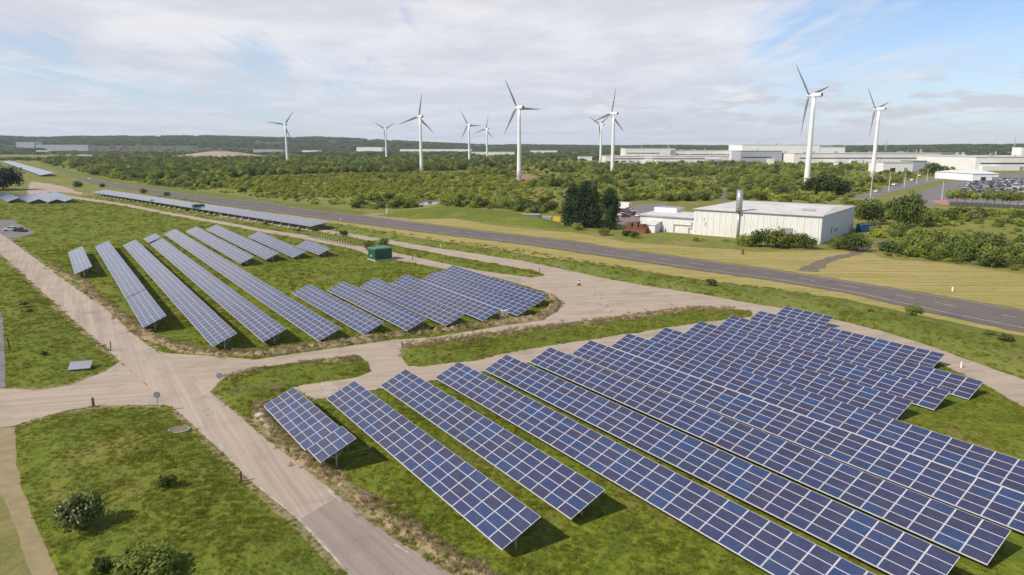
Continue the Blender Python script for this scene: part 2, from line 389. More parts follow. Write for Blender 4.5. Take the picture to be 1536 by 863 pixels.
POLYS = {}
POLYS['track'] = [(-40, 346), (0, 380), (42, 418), (83, 456), (109, 480), (156, 519), (180, 543), (257, 610), (302, 649), (336, 681), (380, 726), (445, 778), (484, 820), (523, 863), (575, 925),
                  (800, 930), (700, 876), (653, 848), (614, 825), (547, 778), (497, 736), (440, 689), (400, 660), (365, 629), (315, 589), (235, 527), (198, 500), (163, 466), (104, 426), (62.6, 395), (12.5, 358.6), (-10, 343)]
POLYS['left'] = [(180, 543), (156, 558), (104, 579), (52, 586), (13, 583), (-60, 578), (-60, 662), (0, 642), (23, 639), (91, 618), (141, 609), (245, 608), (257, 610)]
POLYS['plaza'] = [(235, 527), (248, 530), (339, 536), (383, 540), (484, 525), (589, 510), (651, 506), (742, 491), (806, 482), (837, 458), (838, 451), (828, 442), (760, 421), (700, 408), (664, 403), (589, 390), (560, 385), (526, 373),
                  (445, 357), (400, 349.5), (339, 338), (261, 324), (182, 308.5), (112, 298.5), (60, 290), (60, 287.5), (112, 295), (182, 305), (261, 320), (339, 333.5), (400, 345), (458, 353), (531, 368), (562, 374), (596, 380), (669, 396), (724, 407), (797, 416.5), (818, 413.5),
                  (800, 405), (780, 403), (641, 378), (526, 356), (460, 346), (400, 336), (330, 325), (330, 322), (400, 332), (460, 341), (526, 351), (641, 370), (780, 391), (838, 403), (901, 417), (969, 429), (1060, 443), (1136, 457), (1167, 461.5), (1248, 478.5), (1318, 496), (1384, 515.6), (1449, 539), (1536, 570), (1600, 596),
                  (1600, 645), (1536, 612), (1475, 576), (1407, 545), (1330, 521), (1240, 493), (1162, 475), (1122, 483), (1082, 490), (1032, 500), (975, 510), (917, 520.5), (858, 531), (795, 544), (727, 557), (651, 571), (562, 585), (471, 600), (440, 582), (458, 578), (536, 566.5), (557, 557), (552, 544), (536, 532.6), (484, 539), (385, 552), (350, 562), (334, 569), (315, 589)]
POLYS['island'] = [(596, 525), (599, 536.5), (612, 549.5), (630, 551), (719, 541), (740, 535), (780, 527), (844, 516.5), (949, 501), (1053, 484), (1126, 476), (1131, 470), (1126, 467), (1040, 462), (949, 473), (844, 486.5), (740, 501), (650, 513)]
POLYS['dirt'] = [(-10, 641), (0, 642.5), (23, 640), (26, 697), (34, 736), (52, 781), (70, 822), (87, 863), (100, 900), (68, 900), (46, 861), (14, 765), (-8, 731), (-14, 700)]
POLYS['apron'] = [(-60, 333), (0, 330.5), (23, 330.5), (31, 338), (54, 349), (37, 355.5), (12.5, 358.8), (-4, 345.5), (-60, 345)]
POLYS['west'] = [(-60, 470), (1, 470), (5, 480), (8, 532), (9, 582), (-60, 577)]
road_up = [(-60, 216 + 9.5), (6, 234), (34, 241), (52, 245), (104, 262), (141, 270), (182, 276.5), (287, 292), (400, 304), (458, 314), (542, 323.5), (641, 336.5), (760, 351), (864, 362.6), (927, 373), (1021, 386), (1136, 401.7), (1160, 404.5), (1334, 431.7), (1536, 465), (1660, 487)]
road_lo = [(-60, 227), (0, 235.5), (26, 241), (78, 254), (138, 276), (208, 288), (300, 303), (400, 317), (484, 328.7), (562.5, 339), (641, 349.5), (780, 366), (916, 386), (1021, 402), (1160, 421), (1277, 441), (1397, 470), (1536, 499), (1680, 530)]
POLYS['road'] = [p for p in road_up[3:]] + road_lo[3:][::-1]
INR = {k: np.array([tuple(p) for p in W2(v)]) for k, v in POLYS.items()}
def inside(poly, x, y):
    P = poly; x = np.asarray(x); y = np.asarray(y); r = np.zeros(x.shape, bool); n = len(P)
    for i in range(n):
        x0, y0 = P[i]; x1, y1 = P[(i + 1) % n]
        c = ((y0 > y) != (y1 > y)) & (x < (x1 - x0) * (y - y0) / ((y1 - y0) if abs(y1 - y0) > 1e-9 else 1e-9) + x0)
        r ^= c
    return r
def pixel(x, y, z=0.0):
    c, s = math.cos(PITCH), math.sin(PITCH); dz = z - CAM_H
    f = y * c - dz * s; dn = -y * s - dz * c
    return 768 + FPX * x / f, 431.5 + FPX * dn / f

gm = MB(); gm.face([(-8000, -300, -.02), (8000, -300, -.02), (8000, 8000, -.02), (-8000, 8000, -.02)])
tag(gm.build('ground', M['scrubfloor']), kind='structure')
sheet('field', [(-400, 300), (0, 286), (120, 296), (330, 330), (470, 344), (600, 366), (790, 397), (1000, 436), (1180, 463), (1330, 500), (1460, 545), (1700, 640), (2200, 1000), (700, 1400), (-700, 1000), (-1200, 480)], 0.0, M['field'], .3, 4)
sheet('track', POLYS['track'], .020, M['track_main'], .16, seed=1)
sheet('track', POLYS['left'], .026, M['track_branch'], .16, seed=2)
sheet('track', POLYS['plaza'], .032, M['track_branch'], .16, seed=3)
sheet('tarmac_apron', POLYS['apron'], .038, M['tarmac'], .3, seed=4)
sheet('tarmac_strip', POLYS['west'], .038, M['tarmac'], .15, seed=5)
sheet('dirt_path', POLYS['dirt'], .014, M['dirt'], .10, seed=6)
sheet('lawn', [(-30, 745), (0, 731), (21, 765), (52, 861), (68, 900), (-60, 930)], .010, M['mown'], .2, seed=7)
# newer, darker surface on the lower end of the track
sheet('track_patch', [(452, 779), (507, 746), (547, 778), (614, 825), (653, 848), (700, 876), (800, 930), (575, 925), (528, 863), (489, 820)], .042, M['track_patch'], .06, seed=8)
# mown verges and greener banks along the road
sheet('verge', [(400, 318), (484, 329.5), (562, 339.5), (641, 350.3), (780, 367), (916, 387), (1021, 403), (1160, 422), (1277, 442), (1397, 471), (1536, 500), (1680, 531), (1680, 545), (1536, 505), (1475, 493), (1397, 477), (1277, 451), (1160, 434), (1050, 421), (940, 404), (838, 390), (700, 369), (600, 353), (522, 344), (460, 330), (380, 319)], .006, M['verge'], .5, 2, seed=9)
sheet('verge', [(1660, 486), (1536, 464), (1334, 430.8), (1160, 403.5), (1021, 385), (927, 372), (864, 361.6), (760, 350), (641, 335.5), (600, 330), (680, 328), (760, 341), (864, 349.5), (942, 364), (1021, 370), (1099, 374), (1136, 378), (1240, 375.6), (1303, 379), (1334, 389), (1423, 396), (1536, 412), (1660, 430)], .006, M['verge'], .6, 2, seed=10)
sheet('verge', [(60, 246), (104, 260.5), (141, 269), (182, 275.5), (287, 291), (400, 303), (458, 313), (542, 322.5), (560, 320), (480, 309), (400, 299), (287, 286), (200, 275), (141, 263), (104, 256), (64, 243)], .006, M['verge_edge'], .8, 3, seed=11)
# the main road with kerbed edge and painted markings
POLYS['roadpoly'] = [(52, 245), *road_up[4:], *road_lo[::-1][:-3]]
sheet('road', POLYS['roadpoly'], .02, M['road'], .0, 3)
sheet('side_track', [(1193, 405.6), (1222, 409), (1253, 390), (1292, 382), (1308, 371), (1330, 366), (1322, 360), (1292, 373), (1271, 381), (1240, 386)], .014, M['ash'], .7, 1, seed=12)
sheet('lay_by', [(542, 323), (560, 320), (590, 321), (600, 326), (641, 335.8), (600, 331)], .014, M['dirt'], .4, 1, seed=13)

def strip_line(name, px, off, w, z, m, dash=None, world=False, t0=0.0):
    """painted line beside a polyline: off = metres to its left, dash = (length, gap)"""
    pts = px if world else W2(px); mb = MB(); acc = -t0
    P = resample(pts, 2.0, closed=False)
    for a, b in zip(P[:-1], P[1:]):
        d = (b - a); L = d.length
        if L < 1e-6: continue
        d /= L; nn = Vector((-d.y, d.x))
        on = dash is None or (acc % (dash[0] + dash[1])) < dash[0]
        acc += L
        if on:
            c0, c1 = a + nn * off, b + nn * off
            mb.face([(*(c0 - nn * w / 2), z), (*(c1 - nn * w / 2), z), (*(c1 + nn * w / 2), z), (*(c0 + nn * w / 2), z)])
    o = mb.build(name, m); o['kind'] = 'structure'; return o
def band_strip(px, w=1.5):
    P = resample(W2(px), 2.0, closed=False); a, b = [], []
    for i, p in enumerate(P):
        d = (P[min(i + 1, len(P) - 1)] - P[max(i - 1, 0)]).normalized(); nn = Vector((-d.y, d.x)); a.append(p + nn * w * (.6 + .5 * noise.noise(Vector((p.x * .3, p.y * .3, 2))))); b.append(p - nn * w * (.6 + .5 * noise.noise(Vector((p.x * .3, p.y * .3, 5)))))
    return a + b[::-1]
def polyat(P, t):
    Ls = [(P[i + 1] - P[i]).length for i in range(len(P) - 1)]; T = sum(Ls) * t
    for i, L in enumerate(Ls):
        if T <= L: return P[i].lerp(P[i + 1], T / L)
        T -= L
    return P[-1]
lo = W2(road_lo[4:]); up = W2(road_up[5:])
mid = []
for i in range(161):
    t = i / 160; p = polyat(lo, t)
    q = min((a + (b - a) * max(0, min(1, (p - a).dot(b - a) / (b - a).length_squared)) for a, b in zip(up[:-1], up[1:])), key=lambda c: (c - p).length)
    mid.append((p, q))
seg = lambda f: [p.lerp(q, f) for p, q in mid]
strip_line('road_markings', seg(.17), 0, .26, .034, M['paint'], world=True)
strip_line('road_markings', seg(.93), 0, .22, .034, M['paint'], world=True)
strip_line('road_markings', seg(.56), 0, .26, .034, M['paint'], (4.0, 6.0), world=True)
# worn white edge lines on the old track
strip_line('track_markings', [(380, 726), (445, 778), (484, 820), (523, 863), (575, 925)], .10, .13, .052, M['kerb'])
strip_line('track_markings', [(497, 736), (516, 752)], -.25, .14, .052, M['paint'])
strip_line('track_markings', [(595, 815), (617, 828)], -.25, .14, .052, M['paint'])
strip_line('track_markings', [(320, 664), (332, 676)], .3, .16, .052, M['paint'])
for a, b in (((478, 578), (497, 596)), ((484, 577), (503, 595)), ((490, 576), (508, 593)), ((496, 575), (513, 591))):
    strip_line('track_markings', [a, b], 0, .28, .052, M['kerb'])
for (u, v) in ((306, 595), (311, 597), (318, 592), (306, 616), (312, 614), (318, 618), (314, 622), (92, 589), (128, 582), (185, 577), (172, 563), (580, 552), (584, 556)):
    p = G(u, v); rr = random.Random(u); a = rr.random() * 3
    mk = MB(); mk.face([(p.x + math.cos(a + t) * (.5 if t in (0, 3.14) else .12), p.y + math.sin(a + t) * (.5 if t in (0, 3.14) else .12), .055) for t in (0, 1.57, 3.14, 4.71)])
    tag(mk.build('track_markings', M['kerb']), kind='structure')

M['margin'] = grass_mat('dry_margin', (.200, .175, .075), (.260, .215, .110), (.130, .130, .045), (.330, .255, .155), .6, fine=2.0)
for i, (e_, o_) in enumerate((([(0, 380), (42, 418), (83, 456), (109, 480), (156, 519), (178, 541)], 0), ([(262, 614), (302, 649), (336, 681), (380, 726), (445, 778), (484, 820), (523, 863), (575, 925)], 0), ([(23, 639), (91, 618), (141, 609), (245, 608)], 0), ([(12, 583), (52, 586), (104, 579), (156, 558)], 0),
                        ([(235, 527), (198, 500), (163, 466), (104, 426), (62.6, 395), (13, 359)], 0), ([(800, 930), (700, 876), (653, 848), (614, 825), (547, 778), (497, 736), (440, 689), (400, 660), (365, 629), (318, 591)], 0))):
    P_ = [p for p in band_strip(e_)]
    sheet('track_margin', P_, .048 if False else .012 + .001 * i, M['margin'], .12, .6, 80 + i, world=True)
# mounds: banks, islands, distant spoil
MOUNDS = []
def mound(name, px, h, m, step=.6, rough=.25, fs=.8, edge=1.6, z0=.0, seed=0, world=False, kind='structure', jit=.3):
    pts = resample(px if world else W2(px), step, jit, seed); P = np.array([tuple(p) for p in pts])
    x0, y0 = P.min(0); x1, y1 = P.max(0)
    gx, gy = np.meshgrid(np.arange(x0, x1, step), np.arange(y0, y1, step)); gx = gx.ravel(); gy = gy.ravel()
    rs = np.random.RandomState(seed + 5); gx = gx + rs.uniform(-.3, .3, gx.shape) * step; gy = gy + rs.uniform(-.3, .3, gy.shape) * step
    k = inside(P, gx, gy); gx, gy = gx[k], gy[k]
    MOUNDS.append((P, h, rough, fs, edge, z0, seed))
    d = np.sqrt(((gx[:, None] - P[None, :, 0]) ** 2 + (gy[:, None] - P[None, :, 1]) ** 2).min(1))
    k = d > step * .45; gx, gy, d = gx[k], gy[k], d[k]
    vs, es, fs_, *_ = delaunay_2d_cdt(pts + [Vector((a, b)) for a, b in zip(gx, gy)], [], [list(range(len(pts)))], 1, 1e-4)
    out = []
    for v in vs:
        dd = math.sqrt(((P[:, 0] - v.x) ** 2 + (P[:, 1] - v.y) ** 2).min()); f = min(1, dd / edge); f = f * f * (3 - 2 * f)
        z = f * (h + rough * (noise.noise(Vector((v.x * fs, v.y * fs, seed))) + .6 * noise.noise(Vector((v.x * fs * 2.7, v.y * fs * 2.7, seed + 3)))))
        out.append((v.x, v.y, z0 + max(z, -.01) + (0 if dd > .02 else -.03)))
    me = bpy.data.meshes.new(name); me.from_pydata(out, [], fs_); me.materials.append(m)
    for p in me.polygons:
        if p.normal.z < 0: p.flip()
        p.use_smooth = True
    o = link(bpy.data.objects.new(name, me)); o['kind'] = kind
    return o
def ground_z(x, y):
    x = np.atleast_1d(np.asarray(x, float)); y = np.atleast_1d(np.asarray(y, float)); out = np.zeros(x.shape)
    for P, h, rough, fs, edge, z0, seed in MOUNDS:
        bb = np.nonzero((x > P[:, 0].min()) & (x < P[:, 0].max()) & (y > P[:, 1].min()) & (y < P[:, 1].max()))[0]
        if not len(bb): continue
        bb = bb[inside(P, x[bb], y[bb])]
        for i in bb:
            dd = math.sqrt(((P[:, 0] - x[i]) ** 2 + (P[:, 1] - y[i]) ** 2).min()); f = min(1, dd / edge); f = f * f * (3 - 2 * f)
            z = f * (h + rough * (noise.noise(Vector((x[i] * fs, y[i] * fs, seed))) + .6 * noise.noise(Vector((x[i] * fs * 2.7, y[i] * fs * 2.7, seed + 3)))))
            out[i] = max(out[i], z0 + max(z, -.01))
    return out
def GG(u, v):
    p = G(u, v)
    for _ in range(3): p = G(u, v, float(ground_z(p.x, p.y)[0]))
    return p
def band(px, w):
    P = resample(W2(px), 1.5, closed=False); L, Rr = [], []
    for i, p in enumerate(P):
        d = (P[min(i + 1, len(P) - 1)] - P[max(i - 1, 0)]).normalized(); nn = Vector((-d.y, d.x))
        ww = w * (.75 + .5 * noise.noise(Vector((p.x * .15, p.y * .15, 4)))) * min(1, (min(i, len(P) - 1 - i) + 1) / 3)
        L.append(p + nn * ww / 2); Rr.append(p - nn * ww / 2)
    return L + Rr[::-1]
mound('grass_bank', POLYS['island'], .45, M['grass'], 1.2, .25, .5, 2.5, .03, 21)
mound('grass_bank', [(318, 588), (334, 570), (350, 563), (385, 553), (484, 540), (536, 534), (550, 545), (555, 556), (535, 565.5), (458, 577), (430, 583), (400, 600), (365, 627)], .4, M['grass'], 1.2, .25, .5, 2.5, .02, 22)
LAWN = [(26, 641), (91, 620), (141, 611), (240, 610), (254, 613), (299, 652), (333, 684), (377, 729), (441, 781), (480, 823), (519, 866), (570, 925), (102, 900), (89, 863), (72, 822), (54, 781), (36, 736), (28, 697)]
mound('grass_lawn', LAWN, .45, M['grass'], 1.0, .55, .10, 5.0, .0, 24, jit=.1)
mound('grass_lawn', [(0, 394), (42, 422), (83, 460), (109, 484), (155, 523), (176, 545), (156, 556), (104, 577), (52, 584), (14, 581), (11, 560), (9, 530), (6, 480), (0, 470)], .35, M['grass'], 1.2, .45, .12, 4.0, .0, 25, jit=.1)
BANDS = [([(345, 592), (370, 590), (425, 585)], 3.2, .45), ([(386, 603), (396, 630), (430, 665), (484, 709), (531, 732), (562, 762), (595, 783), (632, 808), (668, 833), (705, 855), (760, 885)], 2.4, .5),
         ([(72, 400), (125, 425), (146, 447), (177, 470), (200, 487)], 2.2, .35), ([(198, 486), (225, 506), (255, 518), (284, 527), (335, 533), (399, 531), (430, 526), (460, 523), (560, 509), (606, 501), (688, 494), (751, 485), (806, 479), (829, 464), (833, 453), (824, 444)], 2.6, .7),
         ([(338, 572), (375, 562), (405, 557)], 3.2, .75), ([(450, 550), (480, 547), (535, 541)], 2.6, .75), ([(605, 523), (650, 519), (740, 507), (844, 494), (949, 480), (1040, 467), (1105, 468)], 6.4, .65)]
for i, (c, w, h) in enumerate(BANDS):
    mound('earth_bank', band(c, w), h, M['earth'], .45, .35, 1.3, w * .45, .03, 30 + i, world=True, jit=.35)
# long green bank between road and scrub, and the roadside bank in front of the plaza
mound('grass_bank', [(560, 324), (600, 319), (650, 313), (700, 314), (760, 319), (830, 331), (860, 344), (800, 341), (740, 333), (680, 327), (620, 328)], 1.8, M['grass'], 3, .3, .2, 8, .0, 41)
mound('grass_bank', [(480, 333), (600, 354), (700, 370), (838, 391), (940, 405), (1050, 422), (1160, 435), (1277, 452), (1397, 478), (1536, 507), (1640, 530), (1640, 592), (1536, 565), (1449, 536), (1384, 513), (1318, 493.5), (1248, 476), (1167, 459.5), (1060, 441), (969, 427), (901, 415), (838, 401.5), (780, 389.5), (641, 368.5), (526, 349.5), (470, 340)], .9, M['verge_edge'], 2.2, .35, .25, 3.5, .0, 42)
mound('grass_bank', [(470, 347), (526, 357), (641, 379), (780, 404), (815, 412.5), (797, 415), (724, 405.5), (669, 394.5), (596, 378.5), (531, 366.5), (470, 354.5)], .5, M['grass'], 1.6, .3, .4, 2.2, .0, 43)
mound('spoil_mound', [(228, 237), (260, 233), (330, 231.5), (400, 233), (430, 236), (400, 239), (300, 240)], 14, M['sand'], 14, 1.0, .02, 150, .0, 44)

# ------------------------------------------------------------------ solar arrays
RA = R(-55.7); RD = Vector((math.cos(RA), math.sin(RA))); RN = Vector((-RD.y, RD.x))
MODX, PLAN, RISE, NSL = 1.88, 3.55, 1.50, 4
TILT = math.atan2(RISE, PLAN); SLOPE = math.hypot(PLAN, RISE); MODY = SLOPE / NSL
def module_into(mb, uvs, cx, cy, cz, hx, hy, bx, by):
    """one framed module lying flat, cells inside a raised rim"""
    t = .02
    o = [(cx - hx, cy - hy), (cx + hx, cy - hy), (cx + hx, cy + hy), (cx - hx, cy + hy)]
    i = [(cx - hx + bx, cy - hy + by), (cx + hx - bx, cy - hy + by), (cx + hx - bx, cy + hy - by), (cx - hx + bx, cy + hy - by)]
    b = len(mb.v)
    mb.v += [(x, y, cz - t) for x, y in o] + [(x, y, cz + t) for x, y in o] + [(x, y, cz + t - .004) for x, y in i]
    for k in range(4):
        j = (k + 1) % 4
        mb.f.append((b + k, b + j, b + 4 + j, b + 4 + k)); mb.m.append(1)
        mb.f.append((b + 4 + k, b + 4 + j, b + 8 + j, b + 8 + k)); mb.m.append(1)
    mb.f.append((b + 8, b + 9, b + 10, b + 11)); mb.m.append(0)
    mb.f.append((b + 3, b + 2, b + 1, b)); mb.m.append(2)
def finish_modules(mb, name):
    me = bpy.data.meshes.new(name); me.from_pydata(mb.v, [], mb.f)
    for k in ('cells', 'alu', 'backsheet'): me.materials.append(M[k])
    me.polygons.foreach_set('material_index', mb.m)
    uv = me.uv_layers.new(name='UVMap')
    for p in me.polygons:
        if p.material_index == 0:
            for li, c in zip(p.loop_indices, ((0, 0), (1, 0), (1, 1), (0, 1))): uv.data[li].uv = c
    me.update(); return me
HX, HY, BX, BY = MODX / 2 - .018, MODY / 2 - .009, .042, .024
_m = MB(); module_into(_m, None, 0, 0, 0, HX, HY, BX, BY); MODULE = finish_modules(_m, 'solar_panel')
def leg_mesh():
    mb = MB()
    mb.bar((0, PLAN * .52, -2.6), (0, PLAN * .52, RISE * .52 - .20), .10, .14)
    mb.bar((0, PLAN * .04, RISE * .04 - .14), (0, PLAN * .97, RISE * .97 - .14), .08, .14)
    mb.bar((0, PLAN * .52, -.35), (0, PLAN * .86, RISE * .86 - .20), .06, .06)
    mb.bar((0, PLAN * .52, -.35), (0, PLAN * .22, RISE * .22 - .20), .06, .06)
    return mb.mesh('leg', M['galv'])
LEG = leg_mesh()
GROUP_T = 'tilted solar arrays in rows on the grass'
def solar_array(p0, nmod, z0, z1, label, ang=RA, group=GROUP_T, legstep=3, split=None, maxparts=100):
    """a row of modules four high; p0 = ground point under the low edge's far end"""
    L = nmod * MODX
    root = empty('solar_array', (p0.x, p0.y, 0), ang); tag(root, label, 'solar array', group)
    pitch = (z1 - z0) / L
    seat = []
    for i in range(nmod):
        for j in range(NSL):
            x = (i + .5) * MODX; t = (j + .5) / NSL; dy = dz = 0.0
            if split and i >= split[0]: x += split[1]; dy = split[2]; dz = split[3]
            seat.append((Vector((x, PLAN * t + dy, z0 + pitch * x + RISE * t + dz)), i, j))
    rot = Matrix.Rotation(TILT, 4, 'X')
    mw = Matrix.Translation((p0.x, p0.y, 0)) @ Matrix.Rotation(ang, 4, 'Z')
    def dist(s):
        w = mw @ s[0]; u, v = pixel(w.x, w.y, w.z); off = 0 if (-40 < u < 1576 and v < 900) else 400
        return (w - cam.location).length + off
    seat.sort(key=dist)
    rng = random.Random(int(p0.x * 10) + nmod)
    for s, i, j in seat[:maxparts]:
        o = link(bpy.data.objects.new('solar_panel', MODULE), root); o.location = s; o.rotation_euler = (TILT + rng.gauss(0, .0015), rng.gauss(-pitch, .0015), 0)
    if seat[maxparts:]:
        mb = MB(); c, sn = math.cos(TILT), math.sin(TILT)
        for s, i, j in seat[maxparts:]:
            b = len(mb.v); module_into(mb, None, 0, 0, 0, HX, HY, BX, BY)
            for q in range(b, len(mb.v)):
                x, y, z = mb.v[q]; mb.v[q] = (s.x + x, s.y + y * c - z * sn, s.z + y * sn + z * c + pitch * x)
        o = link(bpy.data.objects.new('solar_panel_run', finish_modules(mb, 'solar_panel_run')), root); o['kind'] = 'stuff'
    # rails under the seams, pale so that the seams read as white lines
    fr = MB()
    segs = [(0, L, 0, 0)] if not split else [(0, split[0] * MODX, 0, 0), (split[0] * MODX + split[1], L + split[1], split[2], split[3])]
    for a, b, dy, dz in segs:
        for j in range(NSL + 1):
            t = min(max(j / NSL, .012), .988); fr.bar((a + .01, PLAN * t + dy, z0 + pitch * a + RISE * t - .058 + dz), (b - .01, PLAN * t + dy, z0 + pitch * b + RISE * t - .058 + dz), .10, .06)
        n = round((b - a) / MODX)
        for i in range(1, n):
            x = a + i * MODX; z = z0 + pitch * x + dz
            fr.bar((x, .03 + dy, z - .055), (x, PLAN - .03 + dy, z + RISE - .055), .10, .05)
    fr.build('support_frame', M['alu'], root)
    xs = [MODX * .5 + k * legstep * MODX for k in range(int((nmod - 1) / legstep) + 1)]
    if L - xs[-1] > 1.6: xs.append(L - MODX * .5)
    for x in xs:
        dy = dz = 0
        if split and x > split[0] * MODX: dy, dz = split[2], split[3]
        o = link(bpy.data.objects.new('leg', LEG), root); o.location = (x, dy, z0 + pitch * x - .05 + dz)
    return root
def lat(off, s): v = RN * off + RD * s; return Vector((v.x, v.y, 0))
ordn = ['first', 'second', 'third', 'fourth', 'fifth', 'sixth', 'seventh', 'eighth', 'ninth', 'tenth', 'eleventh', 'twelfth', 'thirteenth']
# front field: offset of the low edge, start and modules, end heights
FRONT = [(18.1, -77.0, 10, .95, 1.35), (24.85, -75.3, 20, .92, 1.02), (31.95, -76.0, 20, .85, .8), (39.0, -74.8, 30, .85, .8), (46.0, -74.0, 30, .80, .70), (53.07, -73.5, 30, .78, .55), (60.1, -73.0, 30, .78, .55),
         (67.1, -72.4, 30, .85, .6), (75.0, -72.3, 20, .62, .35), (82.1, -71.5, 20, .78, .25), (89.2, -70.8, 20, .88, .25), (97.2, -71.2, 16, .48, .32), (104.3, -71.0, 5, .40, .35)]
for i, (off, s, n, a, b) in enumerate(FRONT):
    if i == 0: lb = 'short solar array nearest the track junction with its last two columns stepped sideways'
    elif i == 12: lb = 'shortest solar array at the far corner of the front field beside the curving track'
    else: lb = '%s solar array of the large front field, counting the short stepped array as first' % ordn[i]
    solar_array(lat(off, s), n, a, b, lb, split=(8, .02, .22, .10) if i == 0 else None)
MID = [(3.95, -227.5, 23, .85, 1.2, 'short pale solar array standing alone nearest the straight track in the left field', None),
       (11.0, -235.8, 60, .92, 1.15, 'long pale solar array with a dark seam across it near its lower end', (46, .35, .0, -.05)),
       (18.1, -234.5, 69, .91, 1.1, 'long solar array whose lower end stands beside the earth bank at the bend', None),
       (25.1, -231.6, 68, 1.05, .93, 'long solar array directly in line below the tiny separate array at its top', None),
       (25.2, -248.4, 7, .80, 1.0, 'tiny separate solar array at the top end of a long row', None),
       (32.2, -255.5, 83, 1.1, .92, 'longest solar array of the left field running down to the wide earth bank', None),
       (39.5, -259.4, 42, 1.05, .8, 'medium solar array just behind the longest row, far side of the left field', None),
       (46.6, -262.2, 42, 1.03, .8, 'medium solar array with its top end nearest the long thin array by the road', None),
       (53.9, -232.5, 26, 1.07, .6, 'second smallest solar array of the far cluster near the green cabin', None),
       (60.8, -204.0, 11, .88, .8, 'smallest solar array of the far cluster standing closest to the green cabin', None)]
for off, s, n, a, b, lb, sp in MID: solar_array(lat(off, s), n, a, b, lb, legstep=4, split=sp)
for i, (off, s, n, a, b) in enumerate([(39.47, -137.2, 20, .84, .8), (46.2, -135.4, 20, .94, .78), (53.05, -134.9, 20, 1.0, .68), (60.0, -134.4, 20, 1.08, .66), (66.95, -133.9, 20, 1.1, .7), (74.3, -138.9, 20, 1.12, .6)]):
    lb = ['first of the six short solar arrays between the long rows and the plaza', 'second of the six short solar arrays counted from the long rows', 'third of the six short solar arrays counted from the long rows',
          'fourth of the six short solar arrays, counted from the long rows', 'fifth short solar array, next to the last one at the plaza', 'last short solar array, its back edge along the concrete plaza'][i]
    solar_array(lat(off, s), n, a, b, lb)
def long_strip(p, q, width, zl, zh, label, nl, legmat, group='long thin solar strips by the road'):
    a = Vector(p).xy; b = Vector(q).xy; L = (b - a).length; an = math.atan2((b - a).y, (b - a).x)
    root = empty('solar_array', (a.x, a.y, 0), an); tag(root, label, 'solar array', group)
    n = int(L / MODX); mb = MB(); sl = math.hypot(width, zh - zl); ny = max(2, round(sl / 1.0)); my = sl / ny; th = math.atan2(zh - zl, width); c, sn = math.cos(th), math.sin(th)
    for i in range(n):
        for j in range(ny):
            k0 = len(mb.v); module_into(mb, None, 0, 0, 0, HX, my / 2 - .01, BX, BY); x = (i + .5) * MODX; y = (j + .5) * my
            for k in range(k0, len(mb.v)):
                X, Y, Z = mb.v[k]; Y += y; mb.v[k] = (x + X, Y * c - Z * sn, zl + Y * sn + Z * c)
    o = link(bpy.data.objects.new('panel_surface', finish_modules(mb, 'panel_surface')), root)
    fr = MB()
    for t in (.03, .5, .97): fr.bar((0, width * t, zl + (zh - zl) * t - .12), (L, width * t, zl + (zh - zl) * t - .12), .12, .16)
    fr.build('support_frame', M['galv'], root)
    lm = MB(); lm.hull([(-.6, -.2, -.02), (.6, -.2, -.02), (.6, 1.0, -.02), (-.6, 1.0, -.02)], [(-.4, .1, .5), (.4, .1, .5), (.4, .8, .5), (-.4, .8, .5)]); lm.bar((0, .5, .5), (0, .5, zl + .05), .16, .16)
    lm.bar((0, .5, .6), (0, width * .9, zh - .2), .12, .12); lme = lm.mesh('leg', legmat)
    for i in range(nl):
        g = link(bpy.data.objects.new('leg', lme), root); g.location = ((i + .5) * L / nl, 0, 0)
    return root
long_strip(G(137, 288.5, 1.7), G(466.5, 340, 1.7), 8.0, 1.7, 2.9, 'long thin solar array on pale footings running along the main road verge', 40, M['concrete'])
for (A_, D_, lb) in (((-3, 296.3), (11.5, 303), 'pale solar array cut off by the left edge below the dark tree'), ((22.3, 294.3), (43.3, 304), 'second pale array from the left edge in the saw-tooth group'),
                     ((42.5, 293.8), (72.5, 304), 'third pale array of the saw-tooth group, counted from the dark tree'), ((67, 293), (97, 303), 'last pale array of the saw-tooth group below the bare track')):
    long_strip(G(*A_, .8), G(*D_, .8), 5.6, .8, 2.7, lb, 6, M['galv'], 'saw-tooth group of pale arrays at the left edge')
a = G(3, 242.5, 1.5); b = G(61, 263, 1.5)
long_strip(a, b, 12.0, 1.3, 3.6, 'very distant pale solar strip beyond the dark tree at the left edge', 12, M['galv'])
long_strip(G(-30, 290, 1.2), G(8, 296.5, 1.2), 12, .8, 1.4, 'low bluish solar array tucked under the dark tree behind the saw-tooth group', 6, M['galv'])

# ------------------------------------------------------------------ wind turbines
HUB = 65.0; AX = R(322.0); axis = Vector((math.sin(AX), math.cos(AX), 0))
def blade_mesh():
    rs = []; n = 12
    for t, ch, th, tw in ((.02, 1.3, 1.25, 0), (.05, 1.3, 1.2, 0), (.10, 1.9, .9, 14), (.17, 2.65, .62, 13), (.24, 2.6, .5, 11), (.4, 2.05, .34, 7), (.6, 1.45, .22, 4), (.8, .95, .13, 1.5), (.94, .55, .07, 0), (.99, .28, .04, 0), (1.0, .06, .02, 0)):
        ring = []
        for k in range(n):
            a = 2 * math.pi * k / n; x = math.cos(a) * ch / 2 + (ch * .18 if t > .08 else 0); y = math.sin(a) * th / 2 * (1.0 if t < .08 else (.75 + .25 * math.cos(a) * -1))
            c, s = math.cos(R(tw)), math.sin(R(tw)); ring.append((x * c - y * s, x * s + y * c, t * 28.0))
        rs.append(ring)
    return MB().rings(rs).mesh('blade', M['blade'], True)
